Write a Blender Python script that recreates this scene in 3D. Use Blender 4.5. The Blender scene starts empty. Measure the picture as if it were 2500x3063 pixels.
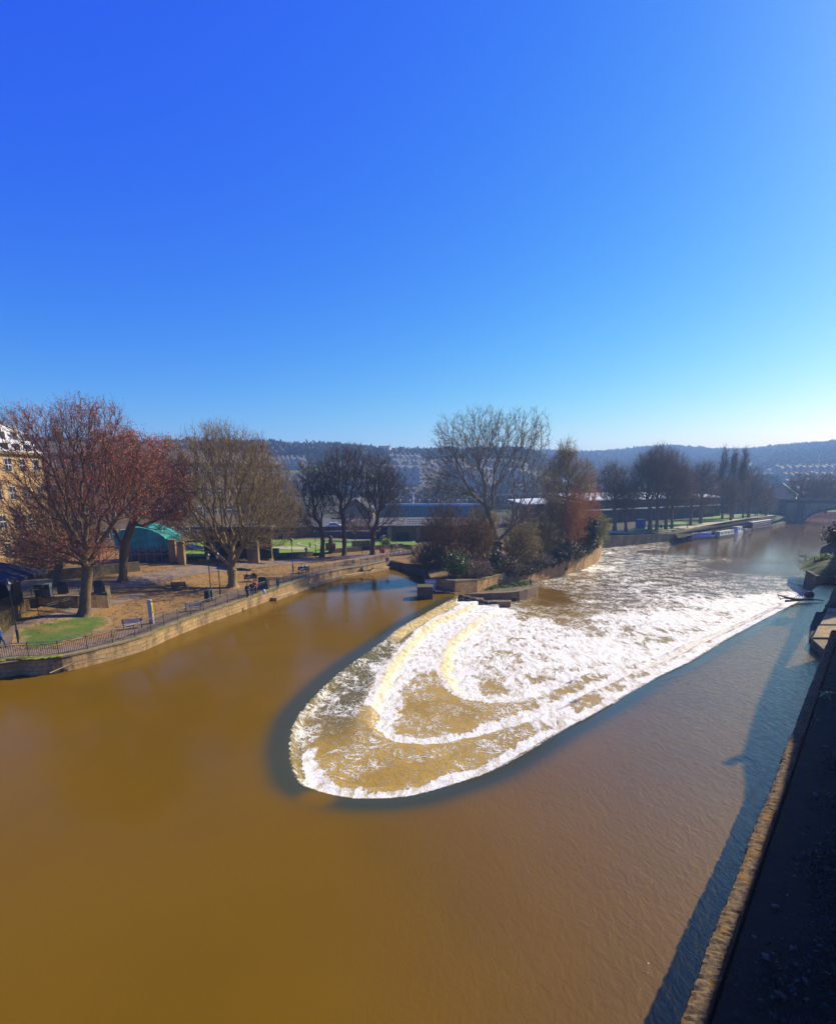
import bpy, math, random
import numpy as np
from mathutils import Vector, Matrix
R = math.radians
# ---------------------------------------------------------------- camera, light, exposure
FPX = 1667.0; PITCH = math.atan(425/1667.0); CAMH = 13.8
scn = bpy.context.scene
cam = bpy.data.objects.new('camera', bpy.data.cameras.new('camera'))
scn.collection.objects.link(cam); scn.camera = cam
cam.location = (0, 0, CAMH)
cam.rotation_euler = (math.pi/2 - PITCH, 0, 0)
cam.data.sensor_fit = 'HORIZONTAL'; cam.data.sensor_width = 36
cam.data.lens = FPX/2500*36
cam.data.shift_y = (1875-1531.5)/2500
cam.data.clip_start = 0.1; cam.data.clip_end = 20000
SUN_AZ = 60.0; SUN_EL = 38.0          # azimuth to the right of +Y
scn.view_settings.view_transform = 'Standard'; scn.view_settings.look = 'None'
scn.view_settings.exposure = 0.6; scn.view_settings.gamma = 1
w = bpy.data.worlds.new('World'); scn.world = w; w.use_nodes = True
nt = w.node_tree; bg = nt.nodes['Background']
sky = nt.nodes.new('ShaderNodeTexSky'); sky.sky_type = 'NISHITA'; sky.sun_disc = False
sky.sun_elevation = R(SUN_EL); sky.sun_rotation = R(SUN_AZ)
sky.altitude = 100; sky.air_density = 1.0; sky.dust_density = 0.75; sky.ozone_density = 3.0
hs = nt.nodes.new('ShaderNodeHueSaturation'); hs.inputs['Saturation'].default_value = 1.3
hs.inputs['Value'].default_value = 1.0
nt.links.new(sky.outputs[0], hs.inputs['Color'])
# per-channel response (the photograph's deep blue grading of the sky)
sp = nt.nodes.new('ShaderNodeSeparateColor'); cb = nt.nodes.new('ShaderNodeCombineColor'); nt.links.new(hs.outputs[0], sp.inputs[0])
for k, (gm, gn) in enumerate(((2.15, 2.25), (1.48, 1.42), (0.18, 1.02))):
    a = nt.nodes.new('ShaderNodeMath'); a.operation = 'MULTIPLY'; a.inputs[1].default_value = 0.118
    p = nt.nodes.new('ShaderNodeMath'); p.operation = 'POWER'; p.inputs[1].default_value = gm
    q = nt.nodes.new('ShaderNodeMath'); q.operation = 'MULTIPLY'; q.inputs[1].default_value = gn/0.118
    nt.links.new(sp.outputs[k], a.inputs[0]); nt.links.new(a.outputs[0], p.inputs[0]); nt.links.new(p.outputs[0], q.inputs[0]); nt.links.new(q.outputs[0], cb.inputs[k])
nt.links.new(cb.outputs[0], bg.inputs['Color'])
bg.inputs['Strength'].default_value = 0.0775
sl = bpy.data.lights.new('sun', 'SUN'); sl.energy = 5.0; sl.angle = R(0.8); sl.color = (1.0, 0.91, 0.68)
so = bpy.data.objects.new('sun', sl); scn.collection.objects.link(so)
sv = Vector((math.sin(R(SUN_AZ))*math.cos(R(SUN_EL)), math.cos(R(SUN_AZ))*math.cos(R(SUN_EL)), math.sin(R(SUN_EL))))
so.rotation_euler = sv.to_track_quat('Z', 'Y').to_euler(); so.location = sv*60

# ---------------------------------------------------------------- helpers
rng = np.random.default_rng(7); random.seed(7)
COL = scn.collection
CP, SP = math.cos(PITCH), math.sin(PITCH)
def at(px, py, z=0.0):
    u = (px-1250)/FPX; v = (1875-py)/FPX
    dy = CP+v*SP; dz = -SP+v*CP; t = (z-CAMH)/dz
    return (u*t, dy*t)
def atd(px, py, Y):                      # point at ground depth Y (world y) -> x, z
    u = (px-1250)/FPX; v = (1875-py)/FPX
    dy = CP+v*SP; dz = -SP+v*CP; t = Y/dy
    return (u*t, CAMH+dz*t)
def pj(x, y, z):
    dz = z-CAMH; d = y*CP-dz*SP; v = y*SP+dz*CP
    return (1250+FPX*x/d, 1875-FPX*v/d)
def tag(o, label=None, cat=None, group=None, kind=None):
    if label: o['label'] = label
    if cat: o['category'] = cat
    if group: o['group'] = group
    if kind: o['kind'] = kind
    return o
def empty(name, loc=(0,0,0), rz=0.0, label=None, cat=None, group=None):
    o = bpy.data.objects.new(name, None); COL.objects.link(o)
    o.location = loc; o.rotation_euler = (0,0,rz); o.empty_display_size = 0.3
    return tag(o, label, cat, group)
def copy_tree(o, parent=None):
    c = o.copy(); COL.objects.link(c); c.parent = parent
    for ch in list(o.children): copy_tree(ch, c)
    return c
def mesh_np(name, V, Q, mat=None, parent=None, smooth=False, uv=None):
    """V (n,3), Q list of (m,k) index arrays"""
    me = bpy.data.meshes.new(name)
    V = np.asarray(V, dtype=np.float32)
    if not isinstance(Q, (list, tuple)): Q = [Q]
    Q = [np.asarray(q, dtype=np.int32) for q in Q if len(q)]
    me.vertices.add(len(V)); me.vertices.foreach_set('co', V.ravel())
    nl = sum(q.size for q in Q); npoly = sum(len(q) for q in Q)
    me.loops.add(nl); me.polygons.add(npoly)
    me.loops.foreach_set('vertex_index', np.concatenate([q.ravel() for q in Q]))
    ls = []; s = 0
    for q in Q:
        k = q.shape[1]; ls.append(s+np.arange(len(q))*k); s += q.size
    me.polygons.foreach_set('loop_start', np.concatenate(ls).astype(np.int32))
    if smooth: me.polygons.foreach_set('use_smooth', np.ones(npoly, dtype=bool))
    if uv is not None:
        l = me.uv_layers.new(name='UVMap'); l.data.foreach_set('uv', np.asarray(uv, dtype=np.float32).ravel())
    me.update(calc_edges=True)
    o = bpy.data.objects.new(name, me); COL.objects.link(o)
    if mat: me.materials.append(mat)
    if parent: o.parent = parent
    return o
class MB:
    """collects simple shapes, builds one mesh"""
    def __init__(s): s.v = []; s.f = []
    def add(s, vs, fs):
        n = len(s.v); s.v += [tuple(v) for v in vs]; s.f += [tuple(i+n for i in f) for f in fs]; return s
    def box(s, c, d, rz=0.0):
        hx, hy, hz = d[0]/2, d[1]/2, d[2]/2; ca, sa = math.cos(rz), math.sin(rz); vs = []
        for z in (-hz, hz):
            for x, y in ((-hx,-hy),(hx,-hy),(hx,hy),(-hx,hy)):
                vs.append((c[0]+x*ca-y*sa, c[1]+x*sa+y*ca, c[2]+z))
        return s.add(vs, [(0,3,2,1),(4,5,6,7),(0,1,5,4),(1,2,6,5),(2,3,7,6),(3,0,4,7)])
    def prism(s, pts, z0, z1):
        n = len(pts); zz0 = z0 if hasattr(z0,'__len__') else [z0]*n; zz1 = z1 if hasattr(z1,'__len__') else [z1]*n
        vs = [(p[0],p[1],a) for p,a in zip(pts,zz0)]+[(p[0],p[1],a) for p,a in zip(pts,zz1)]
        return s.add(vs, [tuple(range(n))[::-1], tuple(range(n,2*n))]+[(i,(i+1)%n,n+(i+1)%n,n+i) for i in range(n)])
    def tube(s, pts, rs, k=8, caps=True):
        pts = [Vector(p) for p in pts]
        if not hasattr(rs,'__len__'): rs = [rs]*len(pts)
        vs = []; fs = []
        ref = Vector((0,0,1))
        for i, p in enumerate(pts):
            t = (pts[min(i+1,len(pts)-1)]-pts[max(i-1,0)]).normalized()
            a = t.cross(ref if abs(t.z) < .9 else Vector((0,1,0))).normalized(); b = t.cross(a)
            for j in range(k):
                th = 2*math.pi*j/k; q = p+(a*math.cos(th)+b*math.sin(th))*rs[i]; vs.append(q[:])
        for i in range(len(pts)-1):
            for j in range(k):
                fs.append((i*k+j, i*k+(j+1)%k, (i+1)*k+(j+1)%k, (i+1)*k+j))
        if caps: fs.append(tuple(range(k))); fs.append(tuple(range((len(pts)-1)*k, len(pts)*k))[::-1])
        return s.add(vs, fs)
    def lathe(s, prof, c=(0,0,0), k=16):
        vs = []; fs = []
        for r, z in prof:
            for j in range(k):
                th = 2*math.pi*j/k; vs.append((c[0]+r*math.cos(th), c[1]+r*math.sin(th), c[2]+z))
        for i in range(len(prof)-1):
            for j in range(k): fs.append((i*k+j, i*k+(j+1)%k, (i+1)*k+(j+1)%k, (i+1)*k+j))
        fs.append(tuple(range(k))[::-1]); fs.append(tuple(range((len(prof)-1)*k, len(prof)*k)))
        return s.add(vs, fs)
    def sphere(s, c, r, k=10, m=6, sq=(1,1,1)):
        prof = [(max(1e-3,math.sin(math.pi*i/m))*r, -math.cos(math.pi*i/m)*r) for i in range(m+1)]
        n = len(s.v); s.lathe(prof, (0,0,0), k)
        for i in range(n, len(s.v)):
            v = s.v[i]; s.v[i] = (c[0]+v[0]*sq[0], c[1]+v[1]*sq[1], c[2]+v[2]*sq[2])
        return s
    def build(s, name, mat=None, parent=None, smooth=False, bevel=0):
        me = bpy.data.meshes.new(name); me.from_pydata(s.v, [], s.f); me.update()
        if smooth: me.polygons.foreach_set('use_smooth', [True]*len(me.polygons))
        o = bpy.data.objects.new(name, me); COL.objects.link(o)
        if mat: me.materials.append(mat)
        if parent: o.parent = parent
        if bevel:
            b = o.modifiers.new('bevel','BEVEL'); b.width = bevel; b.segments = 1; b.limit_method = 'ANGLE'
        return o

# ---------------------------------------------------------------- materials
def newmat(name):
    m = bpy.data.materials.new(name); m.use_nodes = True
    return m, m.node_tree.nodes, m.node_tree.links, m.node_tree.nodes['Principled BSDF']
def rgb(c): return (c[0], c[1], c[2], 1)
_mats = {}
def pm(name, c1, c2=None, scale=3.0, rough=0.8, bump=0.0, detail=4, metal=0.0, c3=None, s3=0.4, spec=None, obj=True, thr=(0.35,0.65)):
    """noise-mixed colours; c3 = large scale blotches"""
    if name in _mats: return _mats[name]
    m, N, L, b = newmat(name)
    b.inputs['Roughness'].default_value = rough; b.inputs['Metallic'].default_value = metal
    if spec is not None: b.inputs['Specular IOR Level'].default_value = spec
    c2 = c2 or tuple(x*0.75 for x in c1)
    tc = N.new('ShaderNodeTexCoord')
    n1 = N.new('ShaderNodeTexNoise'); n1.inputs['Scale'].default_value = scale; n1.inputs['Detail'].default_value = detail
    n1.inputs['Roughness'].default_value = .65
    L.new(tc.outputs['Object'], n1.inputs['Vector'])
    cr = N.new('ShaderNodeMapRange'); cr.inputs[1].default_value = thr[0]; cr.inputs[2].default_value = thr[1]
    L.new(n1.outputs['Fac'], cr.inputs[0])
    mx = N.new('ShaderNodeMix'); mx.data_type = 'RGBA'
    mx.inputs[6].default_value = rgb(c1); mx.inputs[7].default_value = rgb(c2)
    L.new(cr.outputs[0], mx.inputs[0]); out = mx.outputs[2]
    if c3:
        n3 = N.new('ShaderNodeTexNoise'); n3.inputs['Scale'].default_value = s3; n3.inputs['Detail'].default_value = 6
        L.new(tc.outputs['Object'], n3.inputs['Vector'])
        r3 = N.new('ShaderNodeMapRange'); r3.inputs[1].default_value = .5; r3.inputs[2].default_value = .62
        L.new(n3.outputs['Fac'], r3.inputs[0])
        m3 = N.new('ShaderNodeMix'); m3.data_type = 'RGBA'; m3.inputs[7].default_value = rgb(c3)
        L.new(out, m3.inputs[6]); L.new(r3.outputs[0], m3.inputs[0]); out = m3.outputs[2]
    L.new(out, b.inputs['Base Color'])
    if bump:
        bp = N.new('ShaderNodeBump'); bp.inputs['Strength'].default_value = 1.0; bp.inputs['Distance'].default_value = bump
        L.new(n1.outputs['Fac'], bp.inputs['Height']); L.new(bp.outputs[0], b.inputs['Normal'])
    _mats[name] = m; return m
def masonry(name, c1, c2, mortar, bw=0.7, bh=0.3, stain=(0.05,0.04,0.025), st=(0.5,0.68), bump=0.02, moss=None, sscale=0.5):
    """coursed stone on the wall's UV (metres), with dark stains running down"""
    if name in _mats: return _mats[name]
    m, N, L, b = newmat(name); b.inputs['Roughness'].default_value = .9
    uv = N.new('ShaderNodeUVMap'); uv.uv_map = 'UVMap'
    br = N.new('ShaderNodeTexBrick'); br.inputs['Scale'].default_value = 1.0
    br.inputs['Brick Width'].default_value = bw; br.inputs['Row Height'].default_value = bh
    br.inputs['Mortar Size'].default_value = 0.012; br.inputs['Bias'].default_value = 0.0
    br.inputs['Color1'].default_value = rgb(c1); br.inputs['Color2'].default_value = rgb(c2); br.inputs['Mortar'].default_value = rgb(mortar)
    L.new(uv.outputs[0], br.inputs['Vector'])
    mp = N.new('ShaderNodeMapping'); mp.inputs['Scale'].default_value = (1.0, 0.3, 1.0); L.new(uv.outputs[0], mp.inputs['Vector'])
    n = N.new('ShaderNodeTexNoise'); n.inputs['Scale'].default_value = sscale; n.inputs['Detail'].default_value = 8; n.inputs['Roughness'].default_value = .7
    L.new(mp.outputs[0], n.inputs['Vector'])
    r = N.new('ShaderNodeMapRange'); r.inputs[1].default_value = st[0]; r.inputs[2].default_value = st[1]; L.new(n.outputs['Fac'], r.inputs[0])
    mx = N.new('ShaderNodeMix'); mx.data_type = 'RGBA'; mx.inputs[7].default_value = rgb(stain)
    L.new(br.outputs['Color'], mx.inputs[6]); L.new(r.outputs[0], mx.inputs[0]); out = mx.outputs[2]
    n2 = N.new('ShaderNodeTexNoise'); n2.inputs['Scale'].default_value = 6; n2.inputs['Detail'].default_value = 6
    L.new(uv.outputs[0], n2.inputs['Vector'])
    m2 = N.new('ShaderNodeMix'); m2.data_type = 'RGBA'; m2.blend_type = 'OVERLAY'; m2.inputs[0].default_value = .55
    L.new(out, m2.inputs[6]); L.new(n2.outputs['Color'], m2.inputs[7])
    bw_ = N.new('ShaderNodeRGBToBW'); L.new(n2.outputs['Color'], bw_.inputs[0]); L.new(bw_.outputs[0], m2.inputs[7]); out = m2.outputs[2]
    if moss:
        n4 = N.new('ShaderNodeTexNoise'); n4.inputs['Scale'].default_value = 1.3; n4.inputs['Detail'].default_value = 6; L.new(uv.outputs[0], n4.inputs['Vector'])
        r4 = N.new('ShaderNodeMapRange'); r4.inputs[1].default_value = .55; r4.inputs[2].default_value = .65; L.new(n4.outputs['Fac'], r4.inputs[0])
        m4 = N.new('ShaderNodeMix'); m4.data_type = 'RGBA'; m4.inputs[7].default_value = rgb(moss); L.new(out, m4.inputs[6]); L.new(r4.outputs[0], m4.inputs[0]); out = m4.outputs[2]
    L.new(out, b.inputs['Base Color'])
    bp = N.new('ShaderNodeBump'); bp.inputs['Distance'].default_value = bump
    L.new(n2.outputs['Fac'], bp.inputs['Height'])
    bp2 = N.new('ShaderNodeBump'); bp2.inputs['Distance'].default_value = bump; bp2.invert = True
    L.new(br.outputs['Fac'], bp2.inputs['Height']); L.new(bp.outputs[0], bp2.inputs['Normal']); L.new(bp2.outputs[0], b.inputs['Normal'])
    _mats[name] = m; return m
def strip_wall(name, pts, z0, z1, mat, parent=None, thick=0.5, side=1, topmat=None):
    """vertical wall along a polyline, with UV in metres; z0/z1 scalars or per point. side: thickness goes to the left(+1)/right of travel"""
    n = len(pts); P = [Vector((p[0],p[1])) for p in pts]
    zz0 = z0 if hasattr(z0,'__len__') else [z0]*n; zz1 = z1 if hasattr(z1,'__len__') else [z1]*n
    back = []
    for i in range(n):
        t = (P[min(i+1,n-1)]-P[max(i-1,0)]).normalized(); back.append(P[i]+Vector((-t.y,t.x))*thick*side)
    cum = [0.0]
    for i in range(1,n): cum.append(cum[-1]+(P[i]-P[i-1]).length)
    V = [];Q = [];UV = []; mi = []
    def quad(a,b,c,d,ua,ub,uc,ud,k=0):
        i = len(V); V.extend([a,b,c,d]); Q.append((i,i+1,i+2,i+3)); UV.extend([ua,ub,uc,ud]); mi.append(k)
    for i in range(n-1):
        j = i+1
        f0=(P[i].x,P[i].y,zz0[i]); f1=(P[j].x,P[j].y,zz0[j]); f2=(P[j].x,P[j].y,zz1[j]); f3=(P[i].x,P[i].y,zz1[i])
        b0=(back[i].x,back[i].y,zz0[i]); b1=(back[j].x,back[j].y,zz0[j]); b2=(back[j].x,back[j].y,zz1[j]); b3=(back[i].x,back[i].y,zz1[i])
        u0,u1=cum[i],cum[j]
        quad(f0,f1,f2,f3,(u0,zz0[i]),(u1,zz0[j]),(u1,zz1[j]),(u0,zz1[i]))
        quad(b1,b0,b3,b2,(u1,zz0[j]),(u0,zz0[i]),(u0,zz1[i]),(u1,zz1[j]))
        quad(f3,f2,b2,b3,(u0,50),(u1,50),(u1,50+thick),(u0,50+thick),1)
    for i in (0,n-1):
        f0=(P[i].x,P[i].y,zz0[i]); f3=(P[i].x,P[i].y,zz1[i]); b0=(back[i].x,back[i].y,zz0[i]); b3=(back[i].x,back[i].y,zz1[i])
        quad(f0,b0,b3,f3,(0,zz0[i]),(thick,zz0[i]),(thick,zz1[i]),(0,zz1[i]))
    o = mesh_np(name, V, [np.array(Q)], mat, parent, uv=UV)
    if topmat:
        o.data.materials.append(topmat); o.data.polygons.foreach_set('material_index', mi)
    return o
def smooth_line(pts, n=6):
    """Catmull-Rom"""
    P = [np.array(p, float) for p in pts]; P = [2*P[0]-P[1]]+P+[2*P[-1]-P[-2]]; out = []
    for i in range(1,len(P)-2):
        for k in range(n):
            t = k/n; a,b,c,d = P[i-1],P[i],P[i+1],P[i+2]
            out.append(tuple(.5*((2*b)+(-a+c)*t+(2*a-5*b+4*c-d)*t*t+(-a+3*b-3*c+d)*t**3)))
    out.append(tuple(P[-2])); return out
def seg_dist(X, Y, poly, closed=False):
    """unsigned distance of points to a polyline, numpy"""
    D = np.full(X.shape, 1e9); pts = list(poly)+([poly[0]] if closed else [])
    for (ax,ay),(bx,by) in zip(pts[:-1], pts[1:]):
        dx,dy = bx-ax, by-ay; l2 = dx*dx+dy*dy+1e-12
        t = np.clip(((X-ax)*dx+(Y-ay)*dy)/l2, 0, 1)
        D = np.minimum(D, (X-ax-t*dx)**2+(Y-ay-t*dy)**2)
    return np.sqrt(D)
def inside(X, Y, poly):
    c = np.zeros(X.shape, bool); n = len(poly)
    for i in range(n):
        ax,ay = poly[i]; bx,by = poly[(i+1)%n]
        if ay == by: continue
        k = ((ay > Y) != (by > Y)) & (X < (bx-ax)*(Y-ay)/(by-ay)+ax); c ^= k
    return c
def sstep(a, b, x):
    t = np.clip((x-a)/(b-a), 0, 1); return t*t*(3-2*t)
def vnoise(X, Y, s, seed=0):
    """smooth value noise in numpy"""
    r = np.random.default_rng(seed); T = r.random((256,256)); x = X*s+1000.3; y = Y*s+1000.7
    xi = np.floor(x).astype(int); yi = np.floor(y).astype(int); fx = x-xi; fy = y-yi
    fx = fx*fx*(3-2*fx); fy = fy*fy*(3-2*fy)
    g = lambda a,b: T[a%256, b%256]
    return (g(xi,yi)*(1-fx)+g(xi+1,yi)*fx)*(1-fy)+(g(xi,yi+1)*(1-fx)+g(xi+1,yi+1)*fx)*fy
def fbm(X, Y, s, seed=0, o=4):
    a = 0; t = 0; k = 1.0
    for i in range(o): a = a+k*vnoise(X, Y, s*2**i, seed+i); t += k; k *= .5
    return a/t
# ================================================================ RIVER AND WEIR
ZLOW = -1.7
def zp(l, s, ox, oy, z): return [at(ox+a/s, oy+b/s, z) for a,b in l]
L1 = zp([(1160,175),(1000,260),(860,340),(780,400),(620,510),(500,600),(400,690),(300,800),(240,900),(222,1010),(228,1100),(255,1180),(300,1235),(430,1280),(560,1305),(700,1312),(850,1305),(1000,1280),(1200,1220),(1400,1150)],1.929,750,1700,0)
L1 += zp([(150,1190),(300,1100),(450,1020),(600,940),(800,820),(1000,725),(1200,605),(1400,500),(1560,415)],1.736,1500,1550,0)
L2 = zp([(1285,200),(1200,240),(1040,310),(900,440),(800,560),(720,700),(672,830),(690,930),(760,975),(880,1005),(1000,1012),(1150,997),(1350,960),(1500,910),(1736,830)],1.929,750,1700,-.6)
L2 += [(16.2,40.9),(21.4,45.1),(28.8,52.2),(38,60.6),(47.4,70)]
L3 = zp([(1410,225),(1300,290),(1180,390),(1120,470),(1110,560),(1140,660),(1220,730),(1400,760),(1600,745),(1736,715)],1.929,750,1700,-1.1)
L3 += [(14.2,43.4),(20.3,46.6),(28.0,53.4),(37.3,61.4),(47.0,70.5)]
L1 = smooth_line(L1, 3); L2 = smooth_line(L2, 3); L3 = smooth_line(L3, 3)
back = [(62,84),(400,380),(300,900),(30,900),(40,160),(34,125),(20,100),(9,82)]
P1 = L1+back; P2 = L2+back[:-1]+[(12,82)]; P3 = L3+back[:-1]+[(14,82)]
FOAM = [(1620,1805,-1.7,.12),(1700,1800,-1.7,.10),(1735,1835,-1.7,.32),(1650,1832,-1.7,.2),(1740,1808,-1.7,.25),(1590,1815,-1.7,.3),  # px, py, z, amount
 (1500,1950,-1.7,0.68),(1600,2000,-1.7,0.68),(1480,2075,-1.7,0.5),(1400,2060,-1.7,0.5),(1580,2060,-1.7,0.68),(1700,2000,-1.7,0.78),(1650,1900,-1.7,0.78),(1800,1850,-1.7,0.76),(1800,1950,-1.7,0.864),(1420,1950,-1.7,0.818),
 (1900,1850,-1.7,0.78),(2000,1850,-1.7,0.864),(2200,1805,-1.7,0.864),(2340,1790,-1.7,0.818),(1760,1800,-1.7,0.62),(1700,1830,-1.7,0.2),(1670,1790,-1.7,0.08),(1640,1770,-1.7,0.05),(1650,1740,-1.7,0.35),
 (1720,1760,-1.7,0.45),(1740,1780,-1.7,0.2),(1850,1720,-1.7,0.46),(1780,1700,-1.7,0.7),(1850,1680,-1.7,0.55),(1900,1750,-1.7,0.54),(2000,1770,-1.7,0.52),(2050,1790,-1.7,0.66),(2100,1765,-1.7,0.45),(2200,1765,-1.7,0.42),(2300,1750,-1.7,0.3),
 (2000,1700,-1.7,0.32),(2100,1720,-1.7,0.2),(1950,1650,-1.7,0.12),(1890,1640,-1.7,0.45),(1960,1635,-1.7,0.3),(2050,1640,-1.7,0.0),(2200,1650,-1.7,0.0),(2300,1650,-1.7,0.05),(2400,1600,-1.7,0.02),(2300,1700,-1.7,0.1),(2200,1700,-1.7,0.12),(1830,1655,-1.7,0.6),(1860,1665,-1.7,0.35),(1900,1690,-1.7,0.32),
 (1560,1825,-1.7,0.5),(1500,1860,-1.7,0.864),(1620,1860,-1.7,0.68),(1560,1880,-1.7,0.818),(1690,1860,-1.7,0.5),(1450,2000,-1.7,0.68),
 (1000,2180,-.6,0.2),(960,2250,-.6,0.24),(1000,2300,-.6,0.3),(1100,2330,-.6,0.2),(1200,2320,-.6,0.22),(1350,2270,-.6,0.28),(1500,2215,-.6,0.45),(1650,2140,-.6,0.75),(1060,2090,-.6,0.5),(1130,1990,-.6,0.9),(1200,1890,-.6,0.92),(1300,1825,-.6,0.9),
 (1240,2110,-1.1,0.2),(1300,2160,-1.1,0.24),(1400,2130,-1.1,0.22),(1240,2045,-1.1,0.4),(1500,2115,-1.1,0.42),(1620,2090,-1.1,0.6),(1230,1980,-1.1,0.88),(1330,1870,-1.1,0.93),(1420,1820,-1.1,0.93)]
def river_fields(X, Y):
    d1 = seg_dist(X,Y,L1); i1 = inside(X,Y,P1); s1 = np.where(i1, d1, -d1)
    d2 = seg_dist(X,Y,L2); i2 = inside(X,Y,P2); s2 = np.where(i2, d2, -d2)
    d3 = seg_dist(X,Y,L3); i3 = inside(X,Y,P3); s3 = np.where(i3, d3, -d3)
    jn = .55*(fbm(X,Y,.9,51,3)-.5)+.25*(fbm(X,Y,3.0,52,2)-.5); s2 = s2+jn; s3 = s3+jn*1.2; i2 = i2&(s2>0)|(s2>0); i3 = i3&(s3>0)|(s3>0)
    z = np.zeros(X.shape)
    z -= .16*np.exp(-np.clip(-s1,0,None)/.9)*(~i1)
    left = sstep(30,44,Y)*sstep(12,4,X)             # the straight left arm: long glassy slide
    w1 = .5+.5*left
    z = np.where(i1, -.16-.42*sstep(0,1,s1/w1)-.07*sstep(w1,w1*2,s1), z)
    z = np.where(i2, z-.5*sstep(0,.8,s2), z)
    z = np.where(i3, z-.55*sstep(0,.9,s3), z)
    far = sstep(60,100,Y)
    z = np.where(i1, np.where(z > ZLOW, z*(1-far)+ZLOW*far, z), z)
    # foam amount
    C = np.array([[*at(a,b,c), f] for a,b,c,f in FOAM]); num = 0; den = 0
    for cx,cy,f in C:
        rr = ((X-cx)**2+(Y-cy)**2)/(1+.00012*(cx*cx+cy*cy)**1.0)
        wgt = 1/(rr+.05)**1.7; num = num+wgt*f; den = den+wgt
    base = num/den
    foam = np.where(i1, base, 0)
    st = lambda s,a,b: np.clip(sstep(a,a+.25,s),0,1)*(1-sstep(b*.45,b,s))
    right = sstep(2,10,X)*sstep(58,45,Y-.4*X)
    n = fbm(X,Y,.8,3)
    foam = np.where(i1, np.maximum(foam, .98*st(s1, w1*.85, 1.45+n*1.3)*(1-.75*left)), foam)
    foam = np.where(i2, np.maximum(foam, .92*st(s2, .5, 1.9+n*1.8)), foam)
    foam = np.where(i3, np.maximum(foam, .94*st(s3, .5, 2.6+n*2.5)), foam)
    slide = (s1 > 0)&(s1 < w1)
    foam = np.where(slide, np.where(left>.3, .42, .48)*np.ones_like(X), foam)
    ylw = left*(np.exp(-((s2-.25)/.42)**2)+np.exp(-((s3-.25)/.48)**2))*.9   # golden aerated edges on the left arm
    rgt = sstep(10,18,X)*np.exp(-((s1-2.6)/.7)**2)*.45
    ylw = np.clip(ylw+rgt,0,1)
    foam = np.where(left>.3, np.where((s2>-.5)&(s2<1)|(s3>-.5)&(s3<1), np.maximum(foam,.9), foam), foam)
    # the clear dark band of smooth water drawn down to the crest
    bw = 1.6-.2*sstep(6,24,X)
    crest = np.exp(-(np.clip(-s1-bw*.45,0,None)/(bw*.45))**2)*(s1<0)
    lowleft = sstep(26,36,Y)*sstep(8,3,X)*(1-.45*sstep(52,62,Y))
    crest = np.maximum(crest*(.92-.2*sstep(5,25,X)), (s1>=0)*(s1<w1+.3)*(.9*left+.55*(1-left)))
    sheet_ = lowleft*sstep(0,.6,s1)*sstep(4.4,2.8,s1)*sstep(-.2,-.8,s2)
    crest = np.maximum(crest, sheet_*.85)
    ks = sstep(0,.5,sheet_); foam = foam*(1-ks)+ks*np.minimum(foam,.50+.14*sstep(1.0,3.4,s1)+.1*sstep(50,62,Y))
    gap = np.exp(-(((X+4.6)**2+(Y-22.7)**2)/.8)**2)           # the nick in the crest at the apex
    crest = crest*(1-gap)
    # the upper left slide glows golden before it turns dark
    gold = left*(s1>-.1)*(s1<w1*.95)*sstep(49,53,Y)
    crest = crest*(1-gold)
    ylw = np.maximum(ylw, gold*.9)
    amp = np.where(i1, np.clip(foam,0,1), 0)
    rough = amp*(.10*(fbm(X,Y,.9,11,3)-.5)+.05*(fbm(X,Y,3.1,21,2)-.5))*(1-.6*sstep(45,90,Y))
    z = z+rough+np.where(i1,(1-amp)*.06*(fbm(X,Y,.7,31,3)-.5)*2*sstep(.3,1.5,s1),0)
    turb = i1*(1-sstep(50,85,Y))
    return z, foam, crest, ylw, turb*1.0
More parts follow.
